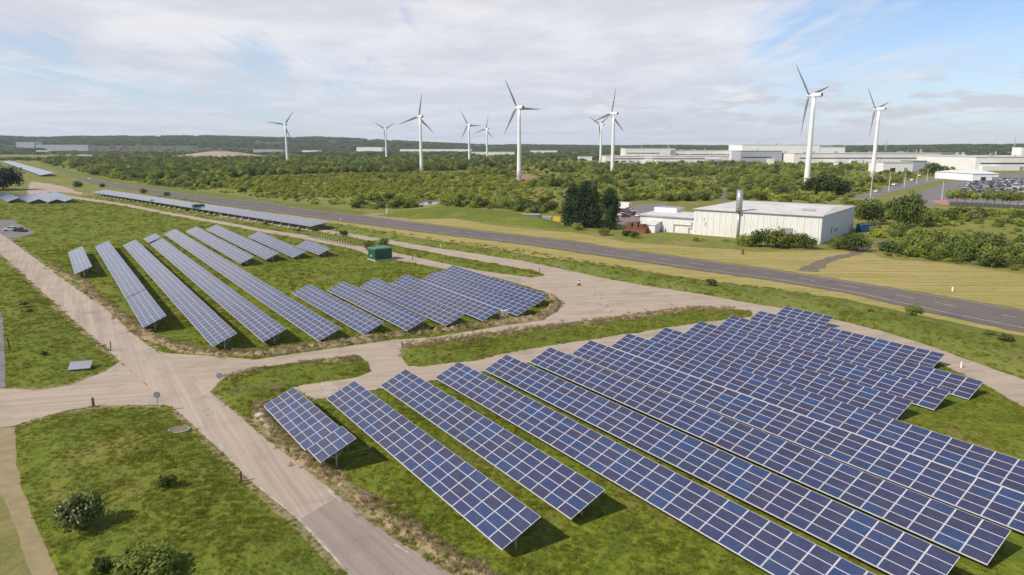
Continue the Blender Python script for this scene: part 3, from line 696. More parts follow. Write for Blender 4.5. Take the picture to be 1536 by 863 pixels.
def make_turbine():
    root = empty('wind_turbine', (0, 0, 0))
    cir = lambda r, z, n=20, x=0, y=0: [(x + r * math.cos(2 * math.pi * k / n), y + r * math.sin(2 * math.pi * k / n), z) for k in range(n)]
    MB().rings([cir(2.15 - .85 * t, -.5 + (HUB - 1.0) * t) for t in (0, .15, .3, .5, .7, .85, 1)]).build('tower', M['tower'], root, True)
    MB().rings([cir(2.75, -.5), cir(2.75, .45), cir(2.3, .7)]).build('tower_base', M['concrete'], root)
    nb = MB()                                            # nacelle: rounded box, +Y towards the rotor
    def sec(y, w, h, zc): return [(w * math.copysign(abs(math.cos(a)) ** .55, math.cos(a)), y, zc + h * math.copysign(abs(math.sin(a)) ** .55, math.sin(a))) for a in [2 * math.pi * k / 16 for k in range(16)]]
    nb.rings([sec(-5.6, 1.15, 1.2, HUB + .15), sec(-5.3, 1.4, 1.4, HUB + .15), sec(0, 1.55, 1.6, HUB + .1), sec(2.0, 1.45, 1.5, HUB), sec(2.9, 1.1, 1.15, HUB)])
    nac = nb.build('nacelle', M['tower'], root, False)
    MB().rings([sec(-5.75, 1.05, 1.1, HUB + .15), sec(-5.58, 1.1, 1.15, HUB + .15)]).build('rear_vent', M['dark'], nac)
    mb = MB(); mb.tube((0, -4.4, HUB + 1.6), (0, -4.4, HUB + 3.1), .06, .04, 6); mb.bar((-.4, -4.4, HUB + 3.0), (.4, -4.4, HUB + 3.0), .07, .07); mb.build('wind_vane', M['galv'], nac)
    ring = lambda y, r: [(r * math.cos(2 * math.pi * k / 16), y, HUB + r * math.sin(2 * math.pi * k / 16)) for k in range(16)]
    MB().rings([ring(3.0, 1.2), ring(3.3, 1.35), ring(4.4, 1.3), ring(5.3, .85), ring(5.7, .25)]).build('hub', M['tower'], root, True)
    bl = blade_mesh()
    for k in range(3):
        o = link(bpy.data.objects.new('blade', bl), root); o.location = (0, 3.8, HUB)
    mb = MB(); mb.box(-.5, .5, -2.33, -2.15, .5, 2.7); mb.build('door', M['greybox'], root)
    return root
TURB = [((426.4, 187), -83, 'white wind turbine farthest left, alone above the woodland with one blade pointing left'), ((577, 194), -60, 'small distant turbine with its two upper blades spread in a V shape'),
        ((627.7, 175.6), 11, 'white turbine in front of the smaller V-bladed one, its top blade nearly upright'), ((701.5, 188), -30, 'mid-distance turbine with one blade pointing level to the right, left of the smallest turbine'),
        ((728.7, 194), 14, 'smallest turbine, between the level-bladed one and the tall central turbine'), ((775, 161.7), -29, 'tall central wind turbine by the bare reddish earth with a blade level to the right'),
        ((917, 171), 12, 'turbine overlapping a smaller one behind it, left of the low factory'), ((899.6, 187), -65, 'small turbine partly hidden behind the larger one by the factory'),
        ((1213.5, 143.5), -46, 'nearest and largest wind turbine, standing behind the white building'), ((1313, 164), -46, 'wind turbine standing next to the factory and the street lamps on the right')]
proto_t = make_turbine()
for i, (h, a0, lb) in enumerate(TURB):
    t = proto_t if i == 0 else copy_tree(proto_t)
    g = G(h[0], h[1], HUB) - axis * 3.8; t.location = (g.x, g.y, 0); t.rotation_euler = (0, 0, -AX)
    tag(t, lb, 'wind turbine', 'white wind turbines beyond the main road')
    kk = 0
    for c in t.children:
        if c.name.startswith('blade'): c.rotation_euler = (0, R(a0 + 120 * kk), 0); kk += 1

# ------------------------------------------------------------------ the white industrial building beside the road
bo = G(1229.5, 367.0); fl = G(1044.5, 349.5)
ux = Vector((math.sin(R(127.5)), math.cos(R(127.5)))); BL = 41.5; fl = bo - Vector((ux.x, ux.y, 0)) * BL; rz = math.atan2(ux.y, ux.x)
bd = empty('industrial_building', (fl.x, fl.y, 0), rz)
tag(bd, 'white ribbed industrial building with flat roof and silver chimney beyond the main road', 'building')
M['clad'] = ribbed_mat('white_cladding', (.76, .745, .71), 0, .9)
M['clad2'] = ribbed_mat('shaded_end_cladding', (.60, .62, .66), math.pi / 2, .9)  # same white cladding, the end wall's shade put into a darker, cooler colour
BH, BD = 8.6, 46.0
w = MB(); w.box(0, BL, 0, BD, -.3, BH, 0)
for x in np.arange(.5, BL, 2.1): w.box(x, x + .22, -.09, -.003, .1, BH - .25)
w.build('wall', M['clad'], bd)
e = MB(); e.box(BL + .003, BL + .12, .02, BD, .3, BH - .1); e.build('end_wall', M['clad2'], bd)
r = MB(); r.hull([(-.35, -.35, BH), (BL + .4, -.35, BH), (BL + .4, BD + .3, BH), (-.35, BD + .3, BH)], [(-.35, -.35, BH + .35), (BL + .4, -.35, BH + .35), (BL + .4, BD + .3, BH + .35), (-.35, BD + .3, BH + .35)])
r.hull([(-.2, -.2, BH + .352), (BL + .2, -.2, BH + .352), (BL + .2, BD, BH + .352), (-.2, BD, BH + .352)], [(6, BD * .5, BH + 1.5), (BL - 2, BD * .5, BH + 1.5), (BL - 2, BD * .52, BH + 1.5), (6, BD * .52, BH + 1.5)])
rf = r.build('roof', M['roof'], bd)
g = MB(); g.box(-.5, BL + .5, -.55, -.355, BH + .05, BH + .28); g.build('gutter', M['roofgrey'], rf)
for (x, y) in ((20, 20), (31, 26), (33, 9)):
    v = MB(); v.box(x, x + 4, y, y + .8, BH + .9, BH + 1.5); v.build('roof_vent', M['roofgrey'], rf)
c = MB(); cx = 15.6
c.tube((cx, -.55, 0), (cx, -.55, BH + .2), .35, .35, 12); c.tube((cx, -.55, BH + .2), (cx, -.55, BH + 7.4), 1.0, 1.0, 16)
ch = c.build('chimney', M['silver'], bd, True)
for z in np.arange(BH + .8, BH + 7.3, .8):
    q = MB(); q.tube((cx, -.55, z), (cx, -.55, z + .16), 1.1, 1.1, 16); q.build('chimney_band', M['galv'], ch)
for (x, y, w_, h_) in ((BL + .12, 13, .9, 2.0), (BL + .12, 17, .9, 1.2), (BL + .12, 20, .9, 1.2)):
    q = MB(); q.box(x - .02, x + .06, y, y + w_, 2.2, 2.2 + h_); q.build('window', M['glass'], bd)
q = MB(); q.box(4, 4.4, -.08, .02, 3.2, 4.6); q.box(3.4, 3.8, -.09, .01, 5.2, 5.9); q.build('wall_vent', M['roofgrey'], bd)
for x, w_, h_ in ((29.5, 3.6, 4.2), (36.5, 1.1, 2.2)):
    d = MB().box(x, x + w_, -.16, -.095, 0, h_).build('loading_door', M['greybox'] if w_ > 2 else M['dark'], bd); MB().box(x - .12, x + w_ + .12, -.20, -.165, h_ + .003, h_ + .25).build('door_hood', M['galv'], d)
# lower annex with its parapet block, pipes and lean-to
AL = 21.0
an = MB(); an.box(-AL, -.02, .6, 15, -.3, 5.6)
for x in np.arange(-AL + .5, -.3, 2.1): an.box(x, x + .2, .53, .597, .1, 5.2)
aw = an.build('annex', M['clad'], bd)
ar = MB(); ar.hull([(-AL - .2, .3, 5.602), (-.02, .3, 5.602), (-.02, 15.2, 5.602), (-AL - .2, 15.2, 5.602)], [(-AL - .2, .3, 5.85), (-.02, .3, 5.85), (-.02, 15.2, 6.2), (-AL - .2, 15.2, 6.2)]); ar.build('annex_roof', M['roof'], aw)
af = MB(); af.box(-AL - .3, -.03, .1, .295, 5.25, 5.7); af.build('fascia', M['roofgrey'], aw)
pb = MB(); pb.box(-AL + .5, -AL * .55, 11, 18, 6.0, 7.6); pw = pb.build('parapet_block', M['white'], aw)
pr = MB(); pr.box(-AL + .9, -AL * .56, 11.4, 17.6, 7.602, 7.66); pr.build('block_roof', M['roofgrey'], pw)
pi = MB()
for a, b in (((-7.6, .45, .2), (-7.6, .45, 2.9)), ((-7.6, .45, 2.9), (-.9, .45, 2.9)), ((-.9, .45, 2.9), (-.9, .45, 4.2)), ((-2.0, .45, .2), (-2.0, .45, 2.0)), ((-2, .45, 2.0), (-.8, .45, 2.0))): pi.bar(a, b, .3, .3)
pi.build('flue_pipe', M['galv'], aw)
for x in (-18.5, -16.2, -14.2, -12): q = MB(); q.box(x, x + 1.3, -.2, .55, 0, 1.2); q.build('storage_bin', M['concrete'], aw)
lt = MB(); lt.hull([(-AL + 3, -4.5, 0), (-AL + 8.5, -4.5, 0), (-AL + 8.5, .5, 0), (-AL + 3, .5, 0)], [(-AL + 3, -4.5, 2.6), (-AL + 8.5, -4.5, 2.6), (-AL + 8.5, .5, 3.6), (-AL + 3, .5, 3.6)])
lw = lt.build('lean_to', M['white'], bd)
q = MB(); q.hull([(-AL + 2.8, -4.8, 2.62), (-AL + 8.7, -4.8, 2.62), (-AL + 8.7, .55, 3.62), (-AL + 2.8, .55, 3.62)], [(-AL + 2.8, -4.8, 2.8), (-AL + 8.7, -4.8, 2.8), (-AL + 8.7, .55, 3.8), (-AL + 2.8, .55, 3.8)]); q.build('lean_to_roof', M['roof'], lw)
sheet('yard', [(925, 318), (960, 306), (1000, 304), (1000, 350), (960, 346), (925, 336)], .02, M['tarmac'], .6, 3, seed=51)

# ------------------------------------------------------------------ vehicles
def car_mesh(name, paint, L=4.4, Wd=1.8, H=1.45):
    mb = MB(); h = Wd / 2
    prof = [(-L / 2, .35), (-L / 2, .80), (-L * .46, .95), (-L * .27, 1.0), (L * .18, .98), (L * .42, .86), (L / 2, .70), (L / 2, .35)]
    rs = []
    for y, s in ((-h, .0), (-h * .96, .0), (h * .96, 0), (h, 0)):
        rs.append([(x * (.97 if abs(y) == h else 1), y, z - (.03 if abs(y) == h and z > .5 else 0)) for x, z in prof])
    mb.rings(rs, 0)
    bot = [(-L * .42, -h * .9, .96), (L * .20, -h * .9, .96), (L * .20, h * .9, .96), (-L * .42, h * .9, .96)]
    top = [(-L * .30, -h * .72, H), (L * .04, -h * .72, H), (L * .04, h * .72, H), (-L * .30, h * .72, H)]
    mb.hull(bot, top, 1)
    mb.hull([(x, y, z + .004) for x, y, z in top], [(x * .96, y * .94, z + .04) for x, y, z in top], 0)
    for x in (-L * .31, L * .31):
        for y in (-h * .93, h * .93): mb.tube((x, y - .11, .32), (x, y + .11, .32), .32, .32, 10, 2)
    return mb.mesh(name, [paint, M['glass'], M['tyre']])
def car_parts(paint, name, label, group=None):
    L, h, H = 4.4, .9, 1.48
    root = empty(name, (0, 0, 0)); tag(root, label, 'car', group)
    mb = MB(); prof = [(-L / 2, .35), (-L / 2, .80), (-L * .46, .95), (-L * .27, 1.0), (L * .18, .98), (L * .42, .86), (L / 2, .70), (L / 2, .35)]
    mb.rings([[(x * (.97 if abs(y) == h else 1), y, z) for x, z in prof] for y in (-h, -h * .95, h * .95, h)]); mb.build('body', paint, root)
    bot = [(-L * .42, -h * .9, .99), (L * .20, -h * .9, .99), (L * .20, h * .9, .99), (-L * .42, h * .9, .99)]; top = [(-L * .30, -h * .72, H), (L * .04, -h * .72, H), (L * .04, h * .72, H), (-L * .30, h * .72, H)]
    MB().hull(bot, top).build('window', M['glass'], root)
    MB().hull([(x, y, z + .004) for x, y, z in top], [(x * .96, y * .94, z + .05) for x, y, z in top]).build('roof', paint, root)
    for x in (-L * .31, L * .31):
        for y in (-h * .95, h * .95):
            wh = MB().tube((x, y - .11, .32), (x, y + .11, .32), .33, .33, 12).build('wheel', M['tyre'], root)
    for y in (-.6, .6): MB().box(L / 2 - .02, L / 2 + .02, y - .2, y + .2, .6, .74).build('headlight', M['white'], root)
    return root
c1 = car_parts(M['white'], 'parked_car', 'white car parked on the grey tarmac at the left edge, nose to the black car'); p = G(16, 346.5); c1.location = (p.x, p.y, .04); c1.rotation_euler = (0, 0, R(200))
c2 = car_parts(M['black'], 'parked_car', 'black car parked beside the white car on the grey tarmac at the left edge'); p = G(31, 347.8); c2.location = (p.x, p.y, .04); c2.rotation_euler = (0, 0, R(-12)); c2.scale = (1.15, 1, 1)
CARS = [car_mesh('parked_car', M[k]) for k in ('white', 'silver', 'black', 'blue', 'red')]
def car(paint_i, u, v, rot, label, z=.03, group=None):
    o = link(bpy.data.objects.new('parked_car', CARS[paint_i])); p = G(u, v); o.location = (p.x, p.y, z); o.rotation_euler = (0, 0, rot); return tag(o, label, 'car', group)
car(0, 134, 269.5, R(-48), 'white car driving alone along the distant main road')
for i, (k, u, v, a, lb) in enumerate([(4, 930, 319, 20, 'red car nearest the dark conifers in the yard of the white building'), (0, 934, 324, 40, 'white car at the front of the yard between red cars'), (4, 938, 326, 25, 'red car at the front corner of the yard by the lean-to'),
                                   (3, 942, 320, 60, 'blue car in the middle of the yard among red and white cars'), (0, 947, 318, 15, 'white car at the back of the yard by the pale trailer'), (4, 951, 323, 30, 'red car close to the annex end wall'), (0, 956, 325, 75, 'white car tight against the annex end wall'), (4, 944, 316, 0, 'red car at the back of the yard beside the pale trailer')]):
    car(k, u, v, R(a), lb)
# box trailer, skips, rusty plant, containers
def box_thing(name, label, cat, u, v, L, Wd, H, m, rot, extra=None, zb=.0):
    p = G(u, v); root = empty(name, (p.x, p.y, 0), rot); tag(root, label, cat)
    mb = MB(); mb.box(-L / 2, L / 2, -Wd / 2, Wd / 2, zb, H); mb.build('body', m, root)
    rb = MB()
    for x in np.arange(-L / 2 + .3, L / 2 - .1, .6): rb.box(x, x + .12, -Wd / 2 - .05, -Wd / 2 - .003, zb + .1, H - .1); rb.box(x, x + .12, Wd / 2 + .003, Wd / 2 + .05, zb + .1, H - .1)
    rb.build('ribs', m, root)
    ed = MB(); ed.box(-L / 2 - .06, L / 2 + .06, -Wd / 2 - .06, Wd / 2 + .06, H + .003, H + .10); ed.build('lid' if zb == 0 else 'roof', extra or m, root)
    if zb > .3:
        for x in (-L * .3, L * .3):
            for y in (-Wd * .4, Wd * .4): MB().tube((x, y - .15, .5), (x, y + .15, .5), .5, .5, 12).build('wheel', M['tyre'], root)
    return root
box_thing('box_trailer', 'white box trailer parked at the back of the yard behind the cars', 'trailer', 934, 315, 8, 2.5, 3.6, M['white'], R(-40), zb=.9)
box_thing('shipping_container', 'bright blue container beside the end wall of the white building', 'container', 1298, 348, 6.0, 2.5, 2.7, M['blue'], R(15))
box_thing('storage_container', 'low blue-grey container on the grass left of the dark conifers', 'container', 797, 327.5, 7.5, 3.5, 1.7, M['steelblue'], R(-15), M['silver'])
box_thing('storage_container', 'small grey skip between the blue-grey container and the yellow one', 'skip', 821, 330, 3.6, 2.0, 1.4, M['silver'], R(-15))
box_thing('storage_container', 'small yellow skip next to the foot of the dark conifers', 'skip', 836, 332, 3.4, 2.0, 1.6, M['yellow'], R(-15))
p = G(958, 348.5); rt = empty('rusty_hopper', (p.x, p.y, 0), rz); tag(rt, 'heap of rusty red steel hoppers in front of the annex', 'scrap')
MB().box(-4, 3.5, -2, 1, 0, 1.6).build('base', M['rust'], rt)
for x, h_ in ((-3.2, 3.4), (-.8, 3.8), (1.6, 3.0)):
    MB().hull([(x - .6, -1, 1.603), (x + .6, -1, 1.603), (x + .6, .6, 1.603), (x - .6, .6, 1.603)], [(x - 1.0, -1.4, h_), (x + 1.0, -1.4, h_), (x + 1.0, 1, h_), (x - 1.0, 1, h_)]).build('hopper', M['rust'], rt)
mb = MB(); mb.bar((-4.5, -2.2, 1.9), (4, -2.2, 1.9), .2, .3); mb.bar((-4.3, -2.2, 0), (-4.3, -2.2, 3.2), .2, .2); mb.bar((3.7, -2.2, 0), (3.7, -2.2, 2.8), .2, .2); mb.build('railing', M['rust'], rt)
# green transformer cabins
def cabin(u, v, s, label):
    p = G(u, v); root = empty('transformer_cabin', (p.x, p.y, 0), R(38)); tag(root, label, 'cabin')
    MB().box(-2.7 * s, 2.7 * s, -2.3 * s, 2.3 * s, 0, .35).build('plinth', M['concrete'], root)
    b = MB(); b.box(-2.5 * s, 2.5 * s, -2.1 * s, 2.1 * s, .35, 3.1 * s); bw = b.build('body', M['green'], root)
    r_ = MB(); r_.hull([(-2.65 * s, -2.25 * s, 3.103 * s), (2.65 * s, -2.25 * s, 3.103 * s), (2.65 * s, 2.25 * s, 3.103 * s), (-2.65 * s, 2.25 * s, 3.103 * s)], [(-2.5 * s, -2.1 * s, 3.4 * s), (2.5 * s, -2.1 * s, 3.4 * s), (2.5 * s, 2.1 * s, 3.4 * s), (-2.5 * s, 2.1 * s, 3.4 * s)]); r_.build('roof', M['greenroof'], root)
    for y in (-1.0 * s, 1.0 * s):
        d = MB().box(-2.56 * s, -2.503 * s, y - .85 * s, y + .85 * s, .45, 2.7 * s).build('door', M['green'], root)
    MB().box(-2.62 * s, -2.563 * s, -.05, .35, 1.0, 1.5).build('warning_plate', M['white'], root)
    return root
cabin(570.5, 389.5, 1.0, 'dark green transformer cabin on a pale plinth beside the fenced track')
cabin(298, 316.5, .95, 'small far green cabin beside the long thin array on footings')

# ------------------------------------------------------------------ factory and distant buildings
def block(name, label, cat, uL, uR, vb, vt, depth, wallm, roofm, yaw=0.0, doors=0, group=None, darkend=None, ridge=0.0, vents=0):
    vb = max(vb, 229.5)
    A, B = G(uL, vb), G(uR, vb); dist = (A.y + B.y) / 2
    H = CAM_H + dist * (HORIZON - vt) / FPX
    L = (B - A).length; an = math.atan2((B - A).y, (B - A).x) + yaw
    root = empty(name, (A.x, A.y, 0), an); tag(root, label, cat, group)
    mb = MB(); mb.box(0, L, 0, depth, -.5, H - .6); wl = mb.build('wall', wallm, root)
    rm = MB(); zr = H - .598
    if ridge: rm.hull([(-.6, -.6, zr), (L + .6, -.6, zr), (L + .6, depth + .6, zr), (-.6, depth + .6, zr)], [(-.6, depth * .49, zr + ridge), (L + .6, depth * .49, zr + ridge), (L + .6, depth * .51, zr + ridge), (-.6, depth * .51, zr + ridge)])
    else: rm.box(-.6, L + .6, -.6, depth + .6, zr, H)
    ro = rm.build('roof', roofm, root)
    rr = random.Random(int(uL * 7 + vb))
    for i in range(vents):
        x = L * (i + .5) / vents + rr.uniform(-3, 3); y = depth * rr.uniform(.2, .7); s = rr.uniform(1.0, 2.6)
        MB().box(x, x + s * 2, y, y + s, H + .003, H + s).build('roof_vent', M['roofgrey'], ro)
    for i in range(doors):
        x = L * (i + .5) / doors + rr.uniform(-2, 2); w_ = rr.uniform(3, 6)
        MB().box(x, x + w_, -.15, .05, 0, min(5, H * .5)).build('loading_door', M['greybox'] if i % 2 else M['dark'], root)
    if group == 'factory buildings on the right skyline' and L > 60:
        bz = rr.uniform(.45, .6) * H
        MB().box(L * .04, L * rr.uniform(.55, .9), -.12, -.004, bz, bz + 1.6).build('window_band', M['glass'], root)
        for i in range(int(L / 45)):
            x = rr.uniform(0, L - 12); h_ = rr.uniform(3, 9); d_ = rr.uniform(5, 12); l_ = rr.uniform(8, 26)
            MB().box(x, min(L, x + l_), -d_, -.2, 0, h_).build('annex', M[rr.choice(['facw', 'fac', 'facg', 'white', 'roofgrey'])], root)
        for i in range(int(L / 50)):
            x = rr.uniform(2, L - 6); MB().tube((x, depth * .3, H), (x, depth * .3, H + rr.uniform(3, 7)), .9, .8, 10).build('flue', M['galv'], ro)
    if darkend: MB().box(L - L * darkend, L + .05, -.25, .03, 0, H * .86).build('grey_bay', M['greybox'], root)
    return root
M['fac'] = ribbed_mat('factory_cladding', (.73, .71, .67), 0, 3.0); M['facw'] = ribbed_mat('factory_white', (.80, .80, .79), 0, 3.0); M['facg'] = ribbed_mat('factory_grey', (.34, .36, .41), 0, 3.0)
FA = 'factory buildings on the right skyline'
block('factory_building', 'low cream factory hall at the left end of the works beyond the turbines', 'factory', 908, 1093, 245.5, 233.5, 60, M['fac'], M['roof'], doors=6, vents=5, group=FA)
block('factory_building', 'raised pale block with a grey end standing over the low cream hall', 'factory', 937, 1012, 241.5, 222.3, 60, M['fac'], M['roof'], darkend=.09, group=FA)
block('factory_building', 'long pale hall between the raised block and the tall white hall', 'factory', 1010, 1112, 241, 225.5, 80, M['fac'], M['roof'], vents=4, group=FA)
block('factory_building', 'grey lower block with blue bay in front of the tall white hall', 'factory', 1110, 1172, 247, 226, 50, M['facg'], M['roofgrey'], doors=3, group=FA)
block('factory_building', 'tall white hall, the highest roof of the works', 'factory', 1112, 1228, 242, 217.3, 90, M['facw'], M['white'], vents=5, group=FA)
block('factory_building', 'white hall step just right of the highest roof', 'factory', 1229, 1266, 242, 220.3, 90, M['facw'], M['white'], vents=2, group=FA)
block('factory_building', 'very long cream hall behind the two largest turbines', 'factory', 1190, 1410, 248, 229.5, 110, M['fac'], M['roof'], doors=9, vents=14, darkend=.02, group=FA)
block('factory_building', 'low cream block in front of the long hall beside the street lamps', 'factory', 1324, 1368, 258.5, 242.5, 34, M['fac'], M['roof'], doors=2, group=FA)
block('factory_building', 'grey lean block attached right of the low cream block by the lamps', 'factory', 1368.5, 1389, 257.5, 240.5, 28, M['facg'], M['roofgrey'], group=FA)
block('factory_building', 'grey-brown bay between the long hall and the silos', 'factory', 1410, 1432, 249, 229, 50, M['facg'], M['roofgrey'], doors=2, group=FA)
block('factory_building', 'huge pale-roofed hall filling the right edge behind the car park', 'factory', 1462, 1640, 256, 234.5, 130, M['fac'], M['roof'], doors=4, vents=10, group=FA)
block('factory_building', 'brown brick stair block beside the silos', 'factory', 1459, 1474, 252, 239, 20, M['brick'], M['roofgrey'], group=FA)
block('factory_building', 'blue-roofed unit in front of the huge pale hall at the right edge', 'factory', 1502, 1640, 254.5, 240, 10, M['fac'], M['blue'], group=FA)
block('factory_building', 'white hall with gently arched roof beside the car park', 'factory', 1458, 1497, 271.5, 258.5, 55, M['facw'], M['white'], ridge=2.5, doors=2, group=FA)
block('factory_building', 'flat white gatehouse at the entrance of the car park', 'factory', 1451, 1470, 270.5, 263, 14, M['facw'], M['white'], doors=2, group=FA)
block('factory_building', 'narrow white tower block on the right edge of the skyline', 'factory', 1530, 1545, 240, 221, 30, M['facw'], M['white'], group=FA)
for i, (u, lb) in enumerate([(1434, 'left silo of the pair by the factory'), (1442.5, 'right silo of the pair by the factory')]):
    p = G(u, 249.5); s = empty('silo', (p.x, p.y, 0)); tag(s, lb, 'silo', 'silos by the factory')
    MB().tube((0, 0, 0), (0, 0, 19), 4.2, 4.2, 20).build('body', M['silver'], s, True); MB().tube((0, 0, 19), (0, 0, 21.5), 4.3, .6, 20).build('roof', M['galv'], s, True); MB().bar((4.4, 0, 0), (4.4, 0, 20), .5, .3).build('ladder', M['galv'], s)
for i, (u, vb, vt, lb) in enumerate([(1294, 250, 236, 'left of two thin dark stacks before the long cream hall'), (1318.5, 250, 236, 'right of two thin dark stacks before the long cream hall')]):
    p = G(u, vb); s = empty('flue_stack', (p.x, p.y, 0)); tag(s, lb, 'chimney')
    H = CAM_H + p.y * (HORIZON - vt) / FPX; MB().tube((0, 0, 0), (0, 0, H), 1.1, .9, 12).build('shaft', M['greybox'], s, True); MB().tube((0, 0, H), (0, 0, H + .6), 1.15, 1.15, 12).build('cap', M['dark'], s)
rg = random.Random(21)
for i in range(26):
    u = rg.uniform(905, 1440); v = rg.uniform(243.5, 249.5); ww = rg.uniform(5, 20)
    block('plant_unit', 'small pale plant unit standing in front of the long factory halls', 'building', u, u + ww, v, v - rg.uniform(3.5, 8), rg.uniform(8, 20), M[rg.choice(['facw', 'facw', 'fac', 'facg', 'white'])], M[rg.choice(['white', 'roof', 'roofgrey'])], yaw=rg.uniform(-.3, .3), doors=rg.choice([0, 1]), group='small plant units before the halls')
DW = 'distant warehouses on the plain'
block('warehouse', 'grey distant warehouse block with a white roof at the far left', 'warehouse', 26, 53, 227, 213.5, 60, M['facg'], M['white'], doors=4, group=DW)
block('warehouse', 'long distant warehouse right of the grey block at the far left', 'warehouse', 55, 133, 228, 217.5, 60, M['facg'], M['white'], doors=7, group=DW)
block('warehouse', 'low white shed at the left picture edge before the grey warehouse', 'warehouse', -30, 26, 229, 222.5, 40, M['facw'], M['white'], group=DW)
block('warehouse', 'low white shed in front of the long left warehouse', 'warehouse', 55, 95, 230.5, 225.5, 30, M['facw'], M['white'], group=DW)
block('warehouse', 'white roofed shed beside the foot of the leftmost turbine', 'warehouse', 380, 424, 230, 224.5, 60, M['facg'], M['white'], group=DW)
block('warehouse', 'small white shed right of the leftmost turbine', 'warehouse', 453, 478, 230, 225.5, 50, M['facw'], M['white'], group=DW)
block('warehouse', 'thin white shed just left of the small V-bladed turbine', 'warehouse', 535, 573, 226, 220.8, 80, M['facw'], M['white'], group=DW)
block('warehouse', 'very long white shed behind the middle turbines', 'warehouse', 600, 707, 229, 223.8, 80, M['facw'], M['white'], doors=3, group=DW)
block('warehouse', 'grey roofed shed at the foot of the smallest turbine', 'warehouse', 707, 772, 233, 227.5, 60, M['fac'], M['roofgrey'], group=DW)
block('warehouse', 'white shed right of the tall central turbine', 'warehouse', 796, 836, 231, 225.8, 60, M['facw'], M['white'], group=DW)
block('warehouse', 'small white sheds cluster left of the overlapping turbines', 'warehouse', 868, 888, 241, 234.5, 20, M['facw'], M['white'], group=DW)
sheet('storage_yard', [(108, 237), (180, 237), (182, 231), (120, 231)], .03, mat('pale_yard', (.36, .34, .34), .9, var=.3, scale=.03), .0, 30)
hm = MB(); hm.box(-5, 5, -4, 4, 0, 5.2, 0); hm.hull([(-5.4, -4.4, 5.203), (5.4, -4.4, 5.203), (5.4, 4.4, 5.203), (-5.4, 4.4, 5.203)], [(-5.4, -.1, 8.4), (5.4, -.1, 8.4), (5.4, .1, 8.4), (-5.4, .1, 8.4)], 1); hm.box(2, 3, -.5, .5, 7.6, 9.4, 0)
for x in (-3.4, -.6, 2.2):
    for z in (1.0, 3.4): hm.box(x, x + 1.4, -4.06, -4.003, z, z + 1.3, 2)
HOUSE = hm.mesh('house', [M['brick'], M['tile'], M['glass']])
def pylon(u, v, vt, label):
    p = G(u, v); s = empty('electricity_pylon', (p.x, p.y, 0)); tag(s, label, 'pylon'); H = CAM_H + p.y * (HORIZON - vt) / FPX; mb = MB(); w_ = .9
    for a, b in ((-1, -1), (1, -1), (1, 1), (-1, 1)): mb.bar((a * 5, b * 5, 0), (a * .9, b * .9, H * .7), w_, w_); mb.bar((a * .9, b * .9, H * .7), (0, 0, H), w_, w_)
    for k in range(6):
        z0, z1 = H * .7 * k / 6, H * .7 * (k + 1) / 6; r0, r1 = 5 - 4.1 * k / 6, 5 - 4.1 * (k + 1) / 6
        for sg in (1, -1): mb.bar((-r0 * sg, -r0, z0), (r1 * sg, -r1, z1), .5, .5); mb.bar((-r0 * sg, r0, z0), (r1 * sg, r1, z1), .5, .5)
    mb.build('lattice_tower', M['galv'], s)
    for f, l in ((.68, 8), (.8, 10), (.92, 7)): q = MB(); q.bar((-l, 0, H * f), (l, 0, H * f), .8, .8); q.build('crossarm', M['galv'], s)
pylon(1520, 229, 204.5, 'tall electricity pylon on the skyline at the right edge'); pylon(1328, 228, 209.5, 'faint electricity pylon on the skyline right of the nearest turbines')

# ------------------------------------------------------------------ dual carriageway, street lamps, car park on the right
sheet('road', [(1276, 297), (1306, 299), (1340, 288), (1400, 274), (1458, 258), (1450, 254), (1390, 268), (1330, 281)], .02, M['tarmac'], .3, 6, seed=61)
sheet('road', [(1330, 309), (1400, 309), (1440, 290), (1466, 268), (1472, 258), (1460, 260), (1420, 274), (1370, 291)], .02, M['tarmac'], .3, 6, seed=62)
sheet('car_park', [(1412, 304), (1640, 312), (1700, 262), (1560, 258), (1474, 262), (1445, 285)], .026, M['tarmac'], .5, 6, seed=63)
sheet('pavement', [(1396, 302), (1412, 307.5), (1640, 316), (1640, 309), (1430, 304), (1418, 299)], .034, M['pink'], .3, 4, seed=64)
sheet('pavement', [(1420, 305.5), (1640, 313), (1640, 310), (1425, 303.5)], .042, M['concrete'], .2, 4, seed=65)
lamps = [(1305.5, 296, 259.5), (1333, 287, 257), (1356, 282, 257), (1374.6, 276.5, 254), (1390, 272.5, 252), (1404.6, 270, 252), (1416, 266, 250.5), (1425, 263.5, 249), (1412.5, 299, 270)]
lm = empty('street_lamp', (0, 0, 0))
MB().tube((0, 0, 0), (0, 0, 12), .27, .16, 8).build('post', M['lamp'], lm); q = MB(); q.bar((0, 0, 11.95), (1.6, 0, 12.4), .1, .1); q.bar((0, 0, 11.95), (-1.6, 0, 12.4), .1, .1); q.build('bracket', M['galv'], lm)
for s in (-1, 1): MB().box(min(1.5 * s, 2.5 * s), max(1.5 * s, 2.5 * s), -.2, .2, 12.35, 12.55).build('lamp_head', M['silver'], lm)
lnames = ['nearest', 'second', 'third', 'fourth', 'fifth', 'sixth', 'seventh', 'farthest']
for i, (u, vb, vt) in enumerate(lamps):
    o = lm if i == 0 else copy_tree(lm); p = G(u, vb); o.location = p; o.rotation_euler = (0, 0, R(40)); sc = min(1.6, (CAM_H + p.y * (HORIZON - vt) / FPX) / 12.4); o.scale = (sc, sc, sc)
    tag(o, ('%s street lamp of the row on the grass median, counted from the camera' % lnames[i]) if i < 8 else 'lone street lamp on the red pavement at the car park corner', 'street lamp', 'street lamps along the dual carriageway' if i < 8 else None)
